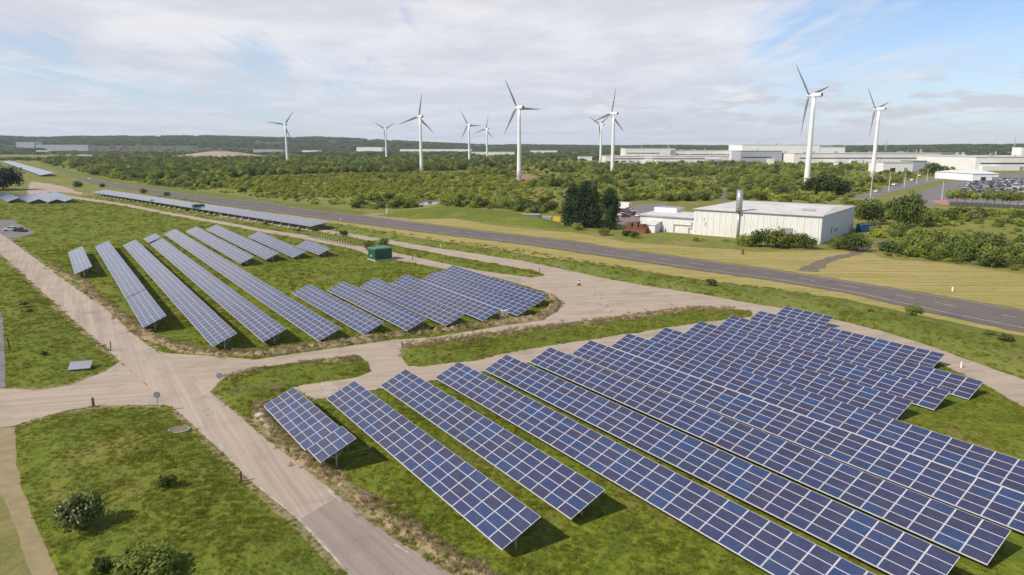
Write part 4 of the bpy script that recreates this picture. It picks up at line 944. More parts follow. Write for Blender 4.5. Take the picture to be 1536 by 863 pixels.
for i, (k, u, v, lb) in enumerate([(0, 1316, 288.5, 'white car between the first and second street lamp'), (0, 1343, 278.5, 'white van between the second and third street lamp'), (0, 1369.5, 271.5, 'white lorry beside the fourth street lamp'), (1, 1361, 268.5, 'silver car behind the third street lamp on the far lane'), (0, 1381, 264.5, 'pale yellow van near the fifth street lamp'), (0, 1402, 259.5, 'white lorry near the sixth street lamp at the factory gate')]):
    o = car(k, u, v, R(35), lb); o.scale = (1.5, 1.4, 1.6) if ('van' in lb or 'lorry' in lb) else (1.2, 1.2, 1.2)
rg = random.Random(5); n = 0
for y in np.arange(415, 660, 10.5):
    for x in np.arange(y * .60, y * .79, 3.3):
        u, v = pixel(x, y); L0 = 1422 + (305 - v) * 1.05
        if u < L0 or u > 1560 or v < 262 or (1446 < u < 1500 and v < 273) or n >= 292: continue
        if rg.random() > (.9 if v < 292 else .4): continue
        o = link(bpy.data.objects.new('parked_car', CARS[rg.choice([0, 0, 0, 0, 1, 1, 1, 1, 2, 2, 2, 3 if rg.random() < .4 else 1, 4 if rg.random() < .35 else 2, 0])])); o.location = (x + rg.uniform(-.2, .2), y + rg.uniform(-.3, .3), .04); o.rotation_euler = (0, 0, R(90 + 6) + rg.choice([0, math.pi]) + rg.gauss(0, .03)); n += 1
        tag(o, 'small parked car in the rows of the large car park on the right', 'car', 'cars in the large car park')

# ------------------------------------------------------------------ small things around the tracks
def post(u, v, h, label, m='wood', w_=.16, name='marker_post'):
    p = GG(u, v); o = MB().hull([(-w_ / 2, -w_ / 2, 0), (w_ / 2, -w_ / 2, 0), (w_ / 2, w_ / 2, 0), (-w_ / 2, w_ / 2, 0)], [(-w_ * .42, -w_ * .42, h), (w_ * .42, -w_ * .42, h), (w_ * .42, w_ * .42, h), (-w_ * .42, w_ * .42, h)]).build(name, M[m])
    o.location = p; o.rotation_euler = (R(random.Random(u).uniform(-5, 5)), R(random.Random(v).uniform(-5, 5)), .4); return tag(o, label, 'post')
post(140.5, 610, 1.1, 'leaning dark wooden post at the lower edge of the left branch track', w_=.28)
post(166, 527, 1.5, 'thin dark post on the track verge above the junction', w_=.14)
post(362, 722, 1.0, 'short dark post on the grass verge of the lower track', w_=.2)
post(604, 522, 1.0, 'short post on the tip of the grass island', w_=.2)
post(809, 410.5, 1.3, 'thin post at the pointed tip of the grass strip by the plaza', w_=.16)
post(619, 391, 1.4, 'thin dark post at the track edge right of the green cabin', w_=.16)
post(661, 371, .8, 'white marker post on the yellow verge below the road', 'white', .3)
post(581, 321.5, 2.4, 'white marker post on the far side of the road by the lay-by', 'white', .8)
post(511, 330, .9, 'pale marker post on the verge of the road near the long thin array', 'white', .4)
post(1114, 382, 1.6, 'small dark stub on the far yellow verge of the road', 'wood', .5)
post(1442, 552, .9, 'white stub in the rough bank beside the curving track', 'white', .25)
post(1429, 437, .9, 'white stub on the yellow field above the road', 'white', .3)
post(15, 524, 1.8, 'dark green post on the verge of the tarmac strip at the left edge', 'green', .16)
def round_sign(u, v, label):
    p = GG(u, v); root = empty('road_sign', p, R(10)); tag(root, label, 'sign', 'round signs at the track junction')
    MB().tube((0, 0, 0), (0, 0, 2.1), .05, .05, 8).build('post', M['galv'], root); MB().tube((0, -.06, 2.0), (0, -.03, 2.0), .35, .35, 20).build('sign_face', M['greybox'], root)
    MB().tube((0, -.025, 2.0), (0, .0, 2.0), .37, .37, 20).build('sign_back', M['dark'], root)
round_sign(238, 617, 'round grey sign on a post at the lower grass corner of the junction'); round_sign(331, 587, 'round grey sign at the right corner of the junction by the earth bank')
p = GG(121, 553); o = MB().hull([(-1.35, -.8, .12), (1.35, -.8, .12), (1.35, .8, .75), (-1.35, .8, .75)], [(-1.35, -.8, .2), (1.35, -.8, .2), (1.35, .8, .83), (-1.35, .8, .83)]).build('notice_board', M['greybox'])
o.location = p; o.rotation_euler = (0, 0, R(18)); tag(o, 'grey blank board lying tilted in the grass left of the junction', 'board')
p = GG(268, 645.5); mh = empty('manhole', p); tag(mh, 'round concrete manhole with dark cover in the grass below the junction', 'manhole')
MB().rings([[(r_ * math.cos(2 * math.pi * k / 20), r_ * .8 * math.sin(2 * math.pi * k / 20), z) for k in range(20)] for r_, z in ((1.15, 0), (1.12, .12), (1.0, .14))]).build('rim', M['concrete'], mh)
MB().rings([[(r_ * math.cos(2 * math.pi * k / 20), r_ * .8 * math.sin(2 * math.pi * k / 20), z) for k in range(20)] for r_, z in ((.99, .1), (.97, .17))]).build('cover', M['ash'], mh)
# cones on the plaza
def cone(u, v, mtl, label, s=1.0):
    p = G(u, v, .04); root = empty('traffic_cone', p); root.scale = (s, s, s); tag(root, label, 'cone')
    MB().box(-.28, .28, -.28, .28, 0, .07).build('base', M['dark'] if mtl == 'red' else M['concrete'], root); MB().tube((0, 0, .07), (0, 0, .8), .22, .05, 12).build('body', M[mtl], root); MB().tube((0, 0, .38), (0, 0, .55), .165, .122, 12).build('stripe', M['white'], root)
cone(868.5, 428, 'red', 'red traffic cone on the concrete plaza, apart from the pale row', 1.5)
for i, (u, v) in enumerate([(890, 442), (900, 449), (908, 459), (915, 468)]): cone(u, v, 'sand', '%s pale marker cone of the row of four across the plaza, counted from the road' % ordn[i], .8)
# two white cabinets under the fourth short array
p = G(756, 480); root = empty('inverter_cabinet', p, R(35)); tag(root, 'pair of white inverter boxes on a frame at the end of the fourth short array', 'cabinet')
for x in (-.45, .45): MB().box(x - .36, x + .36, -.18, .18, .75, 1.75).build('box', M['white'], root)
for x in (-.75, .75): MB().box(x - .05, x + .05, -.06, .06, 0, .75).build('leg', M['galv'], root)
MB().box(-.85, .85, -.1, .1, .70, .748).build('shelf', M['galv'], root)
# post fence along the lower far track
fa, fb = G(463, 356.5), G(530, 370.5); d = (fb - fa); L = d.length; root = empty('post_fence', fa, math.atan2(d.y, d.x)); tag(root, 'low fence of dark posts along the track beyond the left field', 'fence')
for i in range(19): MB().box(i * L / 18 - .08, i * L / 18 + .08, -.08, .08, 0, 1.35).build('post', M['wood'], root)
for z in (.6, 1.1): MB().bar((0, .1, z), (L, .1, z), .03, .05).build('rail', M['galv'], root)
fa, fb = G(1424, 308.5), G(1640, 318.5); d = fb - fa; L = d.length; root = empty('boundary_fence', fa, math.atan2(d.y, d.x)); tag(root, 'dark boundary fence in front of the car park trees', 'fence')
for i in range(31): MB().box(i * L / 30 - .08, i * L / 30 + .08, -.08, .08, 0, 2.2).build('post', M['dark'], root)
MB().box(0, L, .09, .12, .1, 2.0).build('mesh_panel', mat('fence_mesh', (.06, .07, .06), .7), root)
for i, (u, v, s) in enumerate([(392, 627, .8), (395, 632, .5), (63, 470, .3)]):
    p = G(u, v); rr = random.Random(i); mb = MB()
    mb.rings([[(r_ * s * (1 + .2 * math.sin(3 * a + i)) * math.cos(a), r_ * s * .7 * math.sin(a), z * s) for a in [2 * math.pi * k / 9 for k in range(9)]] for r_, z in ((.8, 0), (1.0, .25), (.85, .55), (.4, .75))])
    o = mb.build('stone', M['concrete'], None, True); o.location = p; tag(o, ['larger pale stone beside the corner of the short stepped array', 'smaller pale stone beside the corner of the short stepped array', 'small pale stone in the grass left of the straight track'][i], 'stone')
sheet('pond', [(612, 306), (640, 303), (662, 303), (650, 307.5), (622, 308.5)], .03, M['water'], .5, 4, seed=71)
sheet('reed_bed', [(590, 303), (640, 298), (700, 297), (690, 302), (640, 303), (610, 307)], .02, mat('brown_reeds', (.12, .10, .045), .95, var=.3, scale=.3, bump=.5), .5, 4, seed=72)
sheet('bare_earth', [(778, 270), (800, 272), (806, 266), (790, 262), (776, 265)], .03, mat('red_earth', (.30, .17, .11), .95, var=.25, scale=.1), 1, 4, seed=73)
sheet('bare_earth', [(1076, 300), (1090, 303), (1092, 290), (1084, 287), (1078, 290)], .03, M['ash'], 1, 4, seed=74)
sheet('dirt_clearing', [(38, 295), (60, 289), (90, 288), (125, 292), (100, 281), (70, 275), (45, 272), (44, 282)], .022, M['track_branch'], 1, 5, seed=75)

# ------------------------------------------------------------------ vegetation
def leaf_cloud(name, mats, seed, n, leaf, shape=(1, 1, .8), lumps=14, lumpr=.42, base=.0, blossom=0.0, inner=.25, cone=False, stem=True):
    """foliage of unit radius: many leaf-clump faces spread over lumps, so the outline is uneven and gaps remain"""
    rs = np.random.RandomState(seed)
    if cone:
        t = rs.uniform(0, 1, lumps) ** .8; a = rs.uniform(0, 2 * np.pi, lumps); rr = .62 * np.minimum(1, (1 - t) * 2.6 + .16) * rs.uniform(.5, 1, lumps)
        C = np.stack([np.cos(a) * rr, np.sin(a) * rr, t * 2.0], 1); LR = lumpr * (1.08 - .60 * t)
    else:
        C = rs.normal(size=(lumps, 3)); C /= np.linalg.norm(C, axis=1)[:, None]; C[:, 2] = np.abs(C[:, 2]) * 1.1 - .12
        C *= rs.uniform(.25, .72, (lumps, 1)); C[:, 2] += .45; LR = lumpr * rs.uniform(.6, 1.25, lumps)
    k = rs.randint(0, lumps, n); d = rs.normal(size=(n, 3)); d /= np.linalg.norm(d, axis=1)[:, None]
    r = np.where(rs.rand(n) < inner, rs.uniform(.2, .8, n), rs.uniform(.80, 1.12, n))
    P = C[k] + d * (LR[k] * r)[:, None]
    P = P * np.array(shape); P[:, 2] = np.maximum(P[:, 2], .03) + base
    nrm = d + rs.normal(size=(n, 3)) * .55; nrm[:, 2] += .25; nrm /= np.linalg.norm(nrm, axis=1)[:, None]
    up = rs.normal(size=(n, 3)); t1 = np.cross(nrm, up); t1 /= np.linalg.norm(t1, axis=1)[:, None]; t2 = np.cross(nrm, t1)
    s = leaf * rs.uniform(.55, 1.35, n)[:, None]; asp = rs.uniform(.5, .95, n)[:, None]
    V = np.stack([P - t1 * s, P - t2 * s * asp, P + t1 * s * .8, P + t2 * s * asp * .9], 1)
    V[:, 2] += nrm * s * .3
    mi = np.zeros(n, int)
    if blossom: mi[(d @ np.array([-.5, -.3, .8]) + rs.normal(size=n) * .35 > .75) & (rs.rand(n) < blossom)] = 1
    V = V.reshape(-1, 3); V[:, 2] = np.maximum(V[:, 2], .01)
    F = np.arange(4 * n).reshape(n, 4)
    fl = [tuple(f) for f in F]; vl = V.tolist(); ml = mi.tolist()
    if stem:
        mb = MB()
        for q in range(4):
            a = q * 1.6 + seed; mb.tube((0, 0, -.05), (math.cos(a) * .35 * shape[0], math.sin(a) * .35 * shape[1], .6 * shape[2] + base * .5), .035, .012, 5)
        b = len(vl); vl += [tuple(v) for v in mb.v]; fl += [tuple(i + b for i in f) for f in mb.f]; ml += [2] * len(mb.f)
    me = bpy.data.meshes.new(name); me.from_pydata(vl, [], fl)
    for mt in mats: me.materials.append(mt)
    me.polygons.foreach_set('material_index', ml); me.update(); return me
BUSH = {}
def bm_(k, *a, **kw): BUSH[k] = leaf_cloud('shrub', *a, **kw)
L_ = lambda a: [M[a], M['blossom'], M['bark']]
bm_('scrub1', L_('leaf_scrub'), 1, 620, .115, (1, 1, .85), 13); bm_('scrub2', L_('leaf_scrub'), 2, 620, .115, (1.15, .9, .7), 15, .38); bm_('scrub3', L_('leaf_scrub'), 3, 560, .12, (.9, 1, 1.0), 11, .45)
bm_('lime1', L_('leaf_lime'), 4, 560, .12, (1.1, 1, .65), 14, .36); bm_('lime2', L_('leaf_lime'), 5, 560, .12, (1, 1, .8), 12)
bm_('dark1', L_('leaf_dark'), 6, 640, .115, (1, 1, 1.0), 13, .45); bm_('dark2', L_('leaf_dark'), 7, 640, .115, (1.1, .95, .85), 15)
bm_('pale1', L_('leaf_pale'), 8, 560, .115, (1, 1, .85), 13); bm_('may1', L_('leaf_scrub'), 9, 620, .11, (1, 1, .85), 14, .4, blossom=.35)
HI = {'hawthorn': leaf_cloud('shrub', L_('leaf_dark'), 21, 5200, .050, (1, 1, .95), 46, .27, blossom=.40), 'small': leaf_cloud('shrub', L_('leaf_dark'), 22, 1500, .075, (1, .9, .8), 16, .34, blossom=.25),
      'bright': leaf_cloud('shrub', L_('leaf_scrub'), 23, 3200, .060, (1.2, 1, .7), 36, .28, inner=.3), 'dark': leaf_cloud('shrub', L_('leaf_dark'), 24, 2000, .07, (1, 1, .9), 20, .32),
      'roadside': leaf_cloud('shrub', L_('leaf_scrub'), 25, 2600, .062, (1, 1, .85), 26, .32), 'hedge': leaf_cloud('shrub', L_('leaf_scrub'), 26, 2200, .065, (1.1, 1, .85), 24, .34), 'hedge2': leaf_cloud('shrub', L_('leaf_dark'), 27, 2200, .065, (1, 1, .95), 22, .36)}
def shrub(me, u, v, s, label, group=None, cat='shrub', name='shrub', sz=None, rz=None):
    o = link(bpy.data.objects.new(name, me)); p = GG(u, v); o.location = (p.x, p.y, p.z - .03); o.scale = (s, s, sz or s); o.rotation_euler = (0, 0, rz if rz is not None else (u * 1.7 + v) % 6.28)
    return tag(o, label, cat, group)
shrub(HI['hawthorn'], 126, 795, 2.15, 'large flowering hawthorn bush with pale blossom on the near grass, lower left', sz=2.7, rz=.5)
shrub(HI['small'], 254, 729, .95, 'small flowering bush on the near grass to the right of the large hawthorn', sz=1.25)
shrub(HI['dark'], 152, 858, .9, 'dark low bush at the bottom picture edge below the hawthorn', sz=1.0)
shrub(HI['bright'], 226, 868, 2.9, 'spreading yellow-green bush at the bottom edge of the near grass', sz=2.3)
shrub(HI['dark'], 66, 533, .65, 'small dark shrub in the grass near the grey blank board', sz=.6)
shrub(HI['dark'], 36, 458, 1.0, 'dark straggling shrub on the grass strip left of the straight track', sz=.6); shrub(HI['dark'], 45, 468, .8, 'lower of two dark shrubs left of the straight track', sz=.5)
shrub(HI['dark'], 1066, 429, 1.6, 'single dark shrub on the rough bank between plaza and road', sz=1.5)
shrub(HI['roadside'], 1370, 474, 2.0, 'bright leafy shrub standing at the near edge of the main road', sz=1.9)
shrub(HI['dark'], 1508, 511, 1.5, 'low dark shrub on the bank at the right edge', sz=.9); shrub(HI['roadside'], 1484, 502, 1.2, 'thin low shrub on the bank left of the dark one at the right edge', sz=.7)
shrub(HI['roadside'], 1305, 467, .8, 'tiny shrub on the rough bank above the last solar arrays', sz=.7)
for u, v, s, lb in ((516, 353.5, 1.6, 'dark shrub between the two far tracks, largest of the line'), (575, 368, 1.9, 'dark shrub directly behind the green cabin'), (472, 347, 1.3, 'dark shrub at the end of the long thin array'), (448, 347, 1.2, 'rounded shrub left of the line by the fenced track'), (398, 337, 1.8, 'rounded brownish shrub below the long thin array, right part'), (555, 375, 2.6, 'bushy shrub at the foot of the green cabin by the track'),
                     (333, 324, 1.8, 'shrub beside the far small cabin below the long thin array'), (280, 317, 1.6, 'shrub to the left of the far small cabin'), (230, 306.5, 2.4, 'shrub in front of the long thin array, left half'), (205, 302, 1.8, 'shrub in front of the long thin array near its far end'), (188, 299, 1.6, 'shrub by the far end of the long thin array'),
                     (118, 281, 4.0, 'round dark bush beside the distant road near the white car'), (153, 281, 2.4, 'small dark bush behind the far end of the long thin array'), (216, 290, 2.6, 'dark bush on the verge behind the long thin array'), (250, 294, 2.2, 'second dark bush on the verge behind the long thin array')):
    shrub(BUSH['dark1' if 'dark' in lb else 'scrub2'], u, v, s, lb)
for u, v, s, k, lb in ((905, 353, 2.6, 'hedge', 'green shrub at the foot of the dark conifers'), (940, 354, 2.2, 'small', 'pale flowering shrub on the bank before the rusty hoppers'), (952, 357, 2.0, 'hedge2', 'dark shrub on the bank right of the pale flowering one'), (867, 345, 2.6, 'hedge', 'green shrub left under the dark conifers'),
                       (1116, 369, 3.6, 'hedge', 'leftmost shrub against the front wall of the white building'), (1140, 370, 4.4, 'hedge2', 'second shrub against the front wall of the white building'), (1166, 371, 5.6, 'hedge', 'tallest shrub against the front wall of the white building'), (1190, 371, 4.3, 'hedge', 'shrub between the tallest shrub and the corner of the white building'), (1211, 373, 3.6, 'hedge2', 'shrub at the right corner of the white building front'),
                       (1258, 373, 3.8, 'hedge', 'shrub in front of the shaded end wall of the white building'), (1283, 377, 4.4, 'hedge2', 'dark shrub between the end wall and the cinder track')):
    shrub(HI[k], u, v, s, lb)
# trees with trunk and crown
def tree(me, u, v, r, h, label, cat='tree', name='broadleaf_tree', group=None, crown_z=.25, trunk=.05):
    p = G(u, v); root = empty(name, (p.x, p.y, 0), (u * .7) % 6.28); tag(root, label, cat, group)
    mb = MB(); mb.tube((0, 0, -.1), (.03 * h, 0, h * .45), trunk * h * .55, trunk * h * .32, 8)
    for a in (0.3, 1.9, 3.4, 5.0): mb.tube((.02 * h, 0, h * (.3 + .03 * a)), (.02 * h + math.cos(a) * r * .6, math.sin(a) * r * .6, h * (.55 + .04 * a)), trunk * h * .22, trunk * h * .06, 6)
    mb.build('trunk', M['bark'], root)
    c = link(bpy.data.objects.new('crown', me), root); c.location = (0, 0, h * crown_z); c.scale = (r, r, h * (1 - crown_z) / 1.35)
    return root
CON = [leaf_cloud('crown', [M['leaf_con']], 31 + i, 5200, .055, (1, 1, 1), 60, .46, inner=.3, cone=True, stem=False) for i in range(2)]
for i, (u, v, h, r, lb) in enumerate([(859, 339, 15.5, 5.4, 'leftmost tall dark conifer beside the yard'), (873, 341, 15.0, 5.0, 'second tall dark conifer of the clump, left of its middle'), (888, 341.5, 14.6, 5.0, 'third tall dark conifer of the clump beside the yard'), (913, 344, 14.2, 4.8, 'rightmost dark conifer, slightly apart, next to the parked cars'), (880, 335, 16.0, 5.0, 'dark conifer standing behind the two leftmost ones')]):
    p = G(u, v); root = empty('conifer_tree', (p.x, p.y, 0), i * 1.3); tag(root, lb, 'conifer', 'clump of dark conifers by the yard')
    MB().tube((0, 0, -.1), (0, 0, h * .8), .35, .1, 8).build('trunk', M['bark'], root)
    c = link(bpy.data.objects.new('crown', CON[i % 2]), root); c.location = (0, 0, .2); c.scale = (r, r, h / 2.1)
BIGD = leaf_cloud('crown', [M['leaf_con']], 41, 4200, .06, (1, 1, 1), 40, .36, inner=.3, stem=False); BIGG = leaf_cloud('crown', [M['leaf_dark']], 42, 3000, .065, (1, 1, 1), 30, .36, stem=False); SMALLT = leaf_cloud('crown', [M['leaf_scrub']], 43, 900, .10, (1, 1, 1), 18, .38, stem=False)
tree(BIGD, 6, 285.5, 14, 17, 'large very dark round tree at the left edge', crown_z=.02); tree(BIGD, -30, 285, 13, 17, 'second dark tree cut by the left edge', crown_z=.02)
tree(BIGG, 1360, 341, 6.8, 13.5, 'large dark pointed tree right of the white building', crown_z=.04); tree(BIGG, 1303, 337, 6.5, 9.5, 'broad green tree directly behind the end of the white building', crown_z=.05)
tree(BIGG, 1235, 292, 15, 13, 'wide dark tree clump right of the foot of the nearest turbine', crown_z=.03); tree(BIGG, 1255, 291, 11, 10, 'lower dark tree at the right end of the clump by the nearest turbine', crown_z=.03)
tree(BIGG, 1398, 264, 12, 15, 'dark round tree in front of the grey lean block by the lamps', crown_z=.05)
for i, (u, v) in enumerate([(1422, 306), (1434, 306.5), (1447, 307), (1458, 307.5), (1479, 308.5), (1491, 309), (1503, 309.5), (1514, 310), (1526, 310.5), (1538, 311)]):
    tree(SMALLT, u, v, 3.4 + (i * 7 % 3) * .3, 7.6 + (i * 5 % 3) * .5, 'leafy young tree, %s from the lone lamp in the car park row' % ordn[i] if i < 9 else 'leafy young street tree at the right edge of the car park row', group='row of young trees before the car park', crown_z=.32, name='street_tree', trunk=.035)

def scatter(name, proto, pts, sc, rz, label, cat):
    """many copies of one plant as one countless mass"""
    me = bpy.data.meshes.new(name); me.from_pydata([tuple(p) for p in pts], [], [])
    a = me.attributes.new('sc', 'FLOAT_VECTOR', 'POINT'); a.data.foreach_set('vector', np.asarray(sc, np.float32).ravel())
    b = me.attributes.new('rot', 'FLOAT_VECTOR', 'POINT'); b.data.foreach_set('vector', np.asarray(rz, np.float32).ravel())
    o = link(bpy.data.objects.new(name, me)); tag(o, label, cat, None, 'stuff')
    ng = bpy.data.node_groups.new('scatter', 'GeometryNodeTree')
    ng.interface.new_socket('Geometry', in_out='INPUT', socket_type='NodeSocketGeometry'); ng.interface.new_socket('Geometry', in_out='OUTPUT', socket_type='NodeSocketGeometry')
    N = ng.nodes; i_ = N.new('NodeGroupInput'); o_ = N.new('NodeGroupOutput'); ip = N.new('GeometryNodeInstanceOnPoints'); oi = N.new('GeometryNodeObjectInfo')
    oi.inputs['Object'].default_value = proto; oi.transform_space = 'ORIGINAL'; oi.inputs['As Instance'].default_value = False
    s_ = N.new('GeometryNodeInputNamedAttribute'); s_.data_type = 'FLOAT_VECTOR'; s_.inputs['Name'].default_value = 'sc'
    r_ = N.new('GeometryNodeInputNamedAttribute'); r_.data_type = 'FLOAT_VECTOR'; r_.inputs['Name'].default_value = 'rot'
    lk = ng.links.new
    lk(i_.outputs[0], ip.inputs['Points']); lk(oi.outputs['Geometry'], ip.inputs['Instance']); lk(r_.outputs['Attribute'], ip.inputs['Rotation']); lk(s_.outputs['Attribute'], ip.inputs['Scale']); lk(ip.outputs[0], o_.inputs[0])
    md = o.modifiers.new('scatter', 'NODES'); md.node_group = ng
    return o

RS = np.random.RandomState(3)
def poly_px(px): return np.array([tuple(p) for p in W2(px)])
EXCL = [poly_px(p) for p in ([(918, 350), (922, 303), (1010, 302), (1117, 300), (1287, 309), (1290, 380), (1190, 376), (1100, 362), (960, 358)], [(560, 326), (600, 317), (650, 311), (700, 312), (770, 318), (840, 332), (925, 342), (925, 372), (760, 350), (620, 334)],
        [(1180, 410), (1222, 412), (1262, 392), (1300, 384), (1335, 368), (1318, 356), (1290, 374), (1240, 384)], [(1100, 376), (1240, 373), (1310, 377), (1334, 386), (1423, 394), (1536, 408), (1700, 432), (1700, 520), (1334, 432), (1100, 400)],
        [(1274, 298), (1310, 301), (1330, 312), (1640, 320), (1720, 258), (1470, 255), (1440, 252), (1380, 266)], [(606, 309), (630, 301), (700, 297), (690, 302), (656, 309)], [(775, 271), (802, 273), (810, 265), (790, 260), (774, 264)], [(780, 334), (840, 339), (850, 332), (830, 321), (786, 320)], [(1078, 302), (1094, 305), (1095, 288), (1082, 286)])]
REGION = poly_px([(40, 237.5), (66, 245), (106, 255), (141, 262.5), (200, 274), (290, 285.5), (400, 297.5), (480, 307), (560, 315), (605, 313), (650, 309), (760, 315), (835, 328), (930, 342), (1100, 372), (1240, 374), (1310, 377), (1334, 387), (1423, 395), (1536, 410), (1760, 440), (2000, 300), (1440, 246), (1250, 246), (1100, 246.5), (900, 246), (800, 243), (760, 238), (330, 236), (140, 238)])
DARKZ = poly_px([(60, 238), (140, 237.5), (330, 236), (760, 238), (775, 248), (690, 256), (560, 259), (430, 262), (330, 268), (230, 268), (150, 261)])
LIMEZ = poly_px([(330, 270), (420, 264), (560, 261), (690, 258), (790, 275), (800, 305), (700, 303), (600, 299), (520, 296), (400, 288), (330, 282)])
HEDGE = poly_px([(1300, 345), (1420, 360), (1540, 372), (1700, 392), (1700, 428), (1536, 407), (1423, 393), (1334, 384)])
gx, gy = [], []
for y0, y1, c in ((150, 420, 5.2), (420, 700, 7.2), (700, 1050, 9.0), (1050, 1500, 12.0)):
    X, Y = np.meshgrid(np.arange(-y1 * .85 - 60, y1 * .85 + 60, c), np.arange(y0, y1, c)); X = X.ravel() + RS.uniform(-.5, .5, X.size) * c; Y = Y.ravel() + RS.uniform(-.5, .5, Y.size) * c
    k = np.abs(X) < Y * .80 + 30; gx.append(X[k]); gy.append(Y[k])
gx = np.concatenate(gx); gy = np.concatenate(gy)
k = inside(REGION, gx, gy)
for e in EXCL: k &= ~inside(e, gx, gy)
gx, gy = gx[k], gy[k]
dk, lm_, hd = inside(DARKZ, gx, gy), inside(LIMEZ, gx, gy), inside(HEDGE, gx, gy)
nz = np.array([noise.noise(Vector((a * .012, b * .012, 1.3))) + .5 * noise.noise(Vector((a * .035, b * .035, 7.3))) for a, b in zip(gx, gy)])
prob = np.clip(np.where(dk, .97, np.where(lm_, .38 + .5 * nz, np.where(hd, .95, .36 + 1.0 * nz))), .05, 1)
rights = (gx > gy * .52) & ~hd; prob = np.where(rights, prob * .62, prob)
keep = RS.rand(gx.size) < prob; gx, gy, dk, lm_, hd, nz = [a[keep] for a in (gx, gy, dk, lm_, hd, nz)]
size = np.where(dk, RS.uniform(3.4, 5.8, gx.size), np.where(lm_, RS.uniform(1.5, 3.3, gx.size), np.where(hd, RS.uniform(2.2, 3.6, gx.size), RS.uniform(1.2, 4.4, gx.size) * (1 + .35 * nz))))
size *= 1 + np.clip((gy - 500) / 1600, 0, .6)
KINDS = ['scrub1', 'scrub2', 'scrub3', 'lime1', 'lime2', 'dark1', 'dark2', 'pale1', 'may1']
r = RS.rand(gx.size)
kd = np.where(dk, np.select([r < .30, r < .55, r < .75, r < .88], [5, 6, 0, 2], 4), np.where(lm_, np.select([r < .42, r < .78, r < .88, r < .94, r < .98], [3, 4, 1, 7, 8], 6), np.where(hd, np.select([r < .35, r < .62, r < .94], [0, 2, 5], 4), np.select([r < .22, r < .40, r < .55, r < .66, r < .76, r < .84, r < .90, r < .95], [0, 1, 2, 3, 4, 5, 6, 8], 7))))
dist = np.hypot(gx, gy); PU, PV = pixel(gx, gy); infr = (PU > -10) & (PU < 1546)
order = np.argsort(np.where(infr, dist / size, 1e9))                 # the ones that show largest
labels = {0: 'rounded mid-green bush in the scrub beyond the main road', 1: 'low spreading green bush in the scrub beyond the main road', 2: 'upright green bush in the scrub beyond the main road', 3: 'low yellow-green bush in the scrub beyond the main road', 4: 'yellow-green rounded bush in the scrub beyond the main road',
          5: 'dark green tall bush in the scrub beyond the main road', 6: 'dark green broad bush in the scrub beyond the main road', 7: 'pale grey-green willow bush in the scrub beyond the main road', 8: 'flowering bush with pale blossom in the scrub beyond the main road'}
single = list(order[:262]); rest = list(order[262:])
for q in range(9):                                       # one single bush of every kind
    if not (kd[single] == q).any():
        i = next(i for i in rest if kd[i] == q); single.append(i); rest.remove(i)
rest = np.array(rest); protos = {}
for i in single:
    q = int(kd[i]); o = link(bpy.data.objects.new('scrub_bush', BUSH[KINDS[q]])); s = float(size[i]); protos.setdefault(q, o)
    o.location = (gx[i], gy[i], -.05); o.scale = (s, s, s * float(RS.uniform(.8, 1.15))); o.rotation_euler = (0, 0, float(RS.uniform(0, 6.28))); tag(o, labels[q], 'bush', labels[q].split(' in the')[0] + ' group in the scrub')
for q in range(9):
    sel = rest[kd[rest] == q]
    if not len(sel) or q not in protos: continue
    s = size[sel]
    scatter('scrub_woodland', protos[q], np.stack([gx[sel], gy[sel], np.full(len(sel), -.1)], 1), np.stack([s, s, s * RS.uniform(.8, 1.2, len(sel))], 1), np.stack([0 * s, 0 * s, RS.uniform(0, 6.28, len(sel))], 1), 'dense green scrub and woodland covering the plain beyond the road', 'scrub')

# low undergrowth and coarse grass between the bushes
ux_, uy_ = [], []
for y0, y1, c in ((150, 330, 2.6), (330, 560, 3.8), (560, 820, 6.0)):
    X, Y = np.meshgrid(np.arange(-y1 * .85, y1 * .85, c), np.arange(y0, y1, c)); X = X.ravel() + RS.uniform(-.6, .6, X.size) * c; Y = Y.ravel() + RS.uniform(-.6, .6, Y.size) * c
    k = np.abs(X) < Y * .80 + 30; ux_.append(X[k]); uy_.append(Y[k])
ux_, uy_ = np.concatenate(ux_), np.concatenate(uy_)
k = inside(REGION, ux_, uy_)
for e in EXCL: k &= ~inside(e, ux_, uy_)
ux_, uy_ = ux_[k], uy_[k]
nz = np.array([noise.noise(Vector((a * .03, b * .03, 4.3))) + .6 * noise.noise(Vector((a * .11, b * .11, 1.3))) for a, b in zip(ux_, uy_)])
ul = inside(LIMEZ, ux_, uy_)
k = RS.rand(ux_.size) < np.clip(np.where(ul, .80, .34) + 1.0 * nz, .05, 1); ux_, uy_, nz, ul = ux_[k], uy_[k], nz[k], ul[k]; pick = RS.rand(ux_.size) * np.where(ul, .7, 1.0)
for q, lo_, hi_ in ((3, 0, .34), (4, .34, .6), (1, .6, .85), (7, .85, .93), (6, .93, 1.01)):
    k = (pick >= lo_) & (pick < hi_); s = RS.uniform(.55, 1.5, k.sum()) * (1 + uy_[k] / 900)
    scatter('undergrowth', protos[q], np.stack([ux_[k], uy_[k], np.full(k.sum(), -.1)], 1), np.stack([s, s, s * RS.uniform(.5, .9, k.sum())], 1), np.stack([0 * s, 0 * s, RS.uniform(0, 6.28, k.sum())], 1), 'low undergrowth between the bushes of the scrub', 'undergrowth')
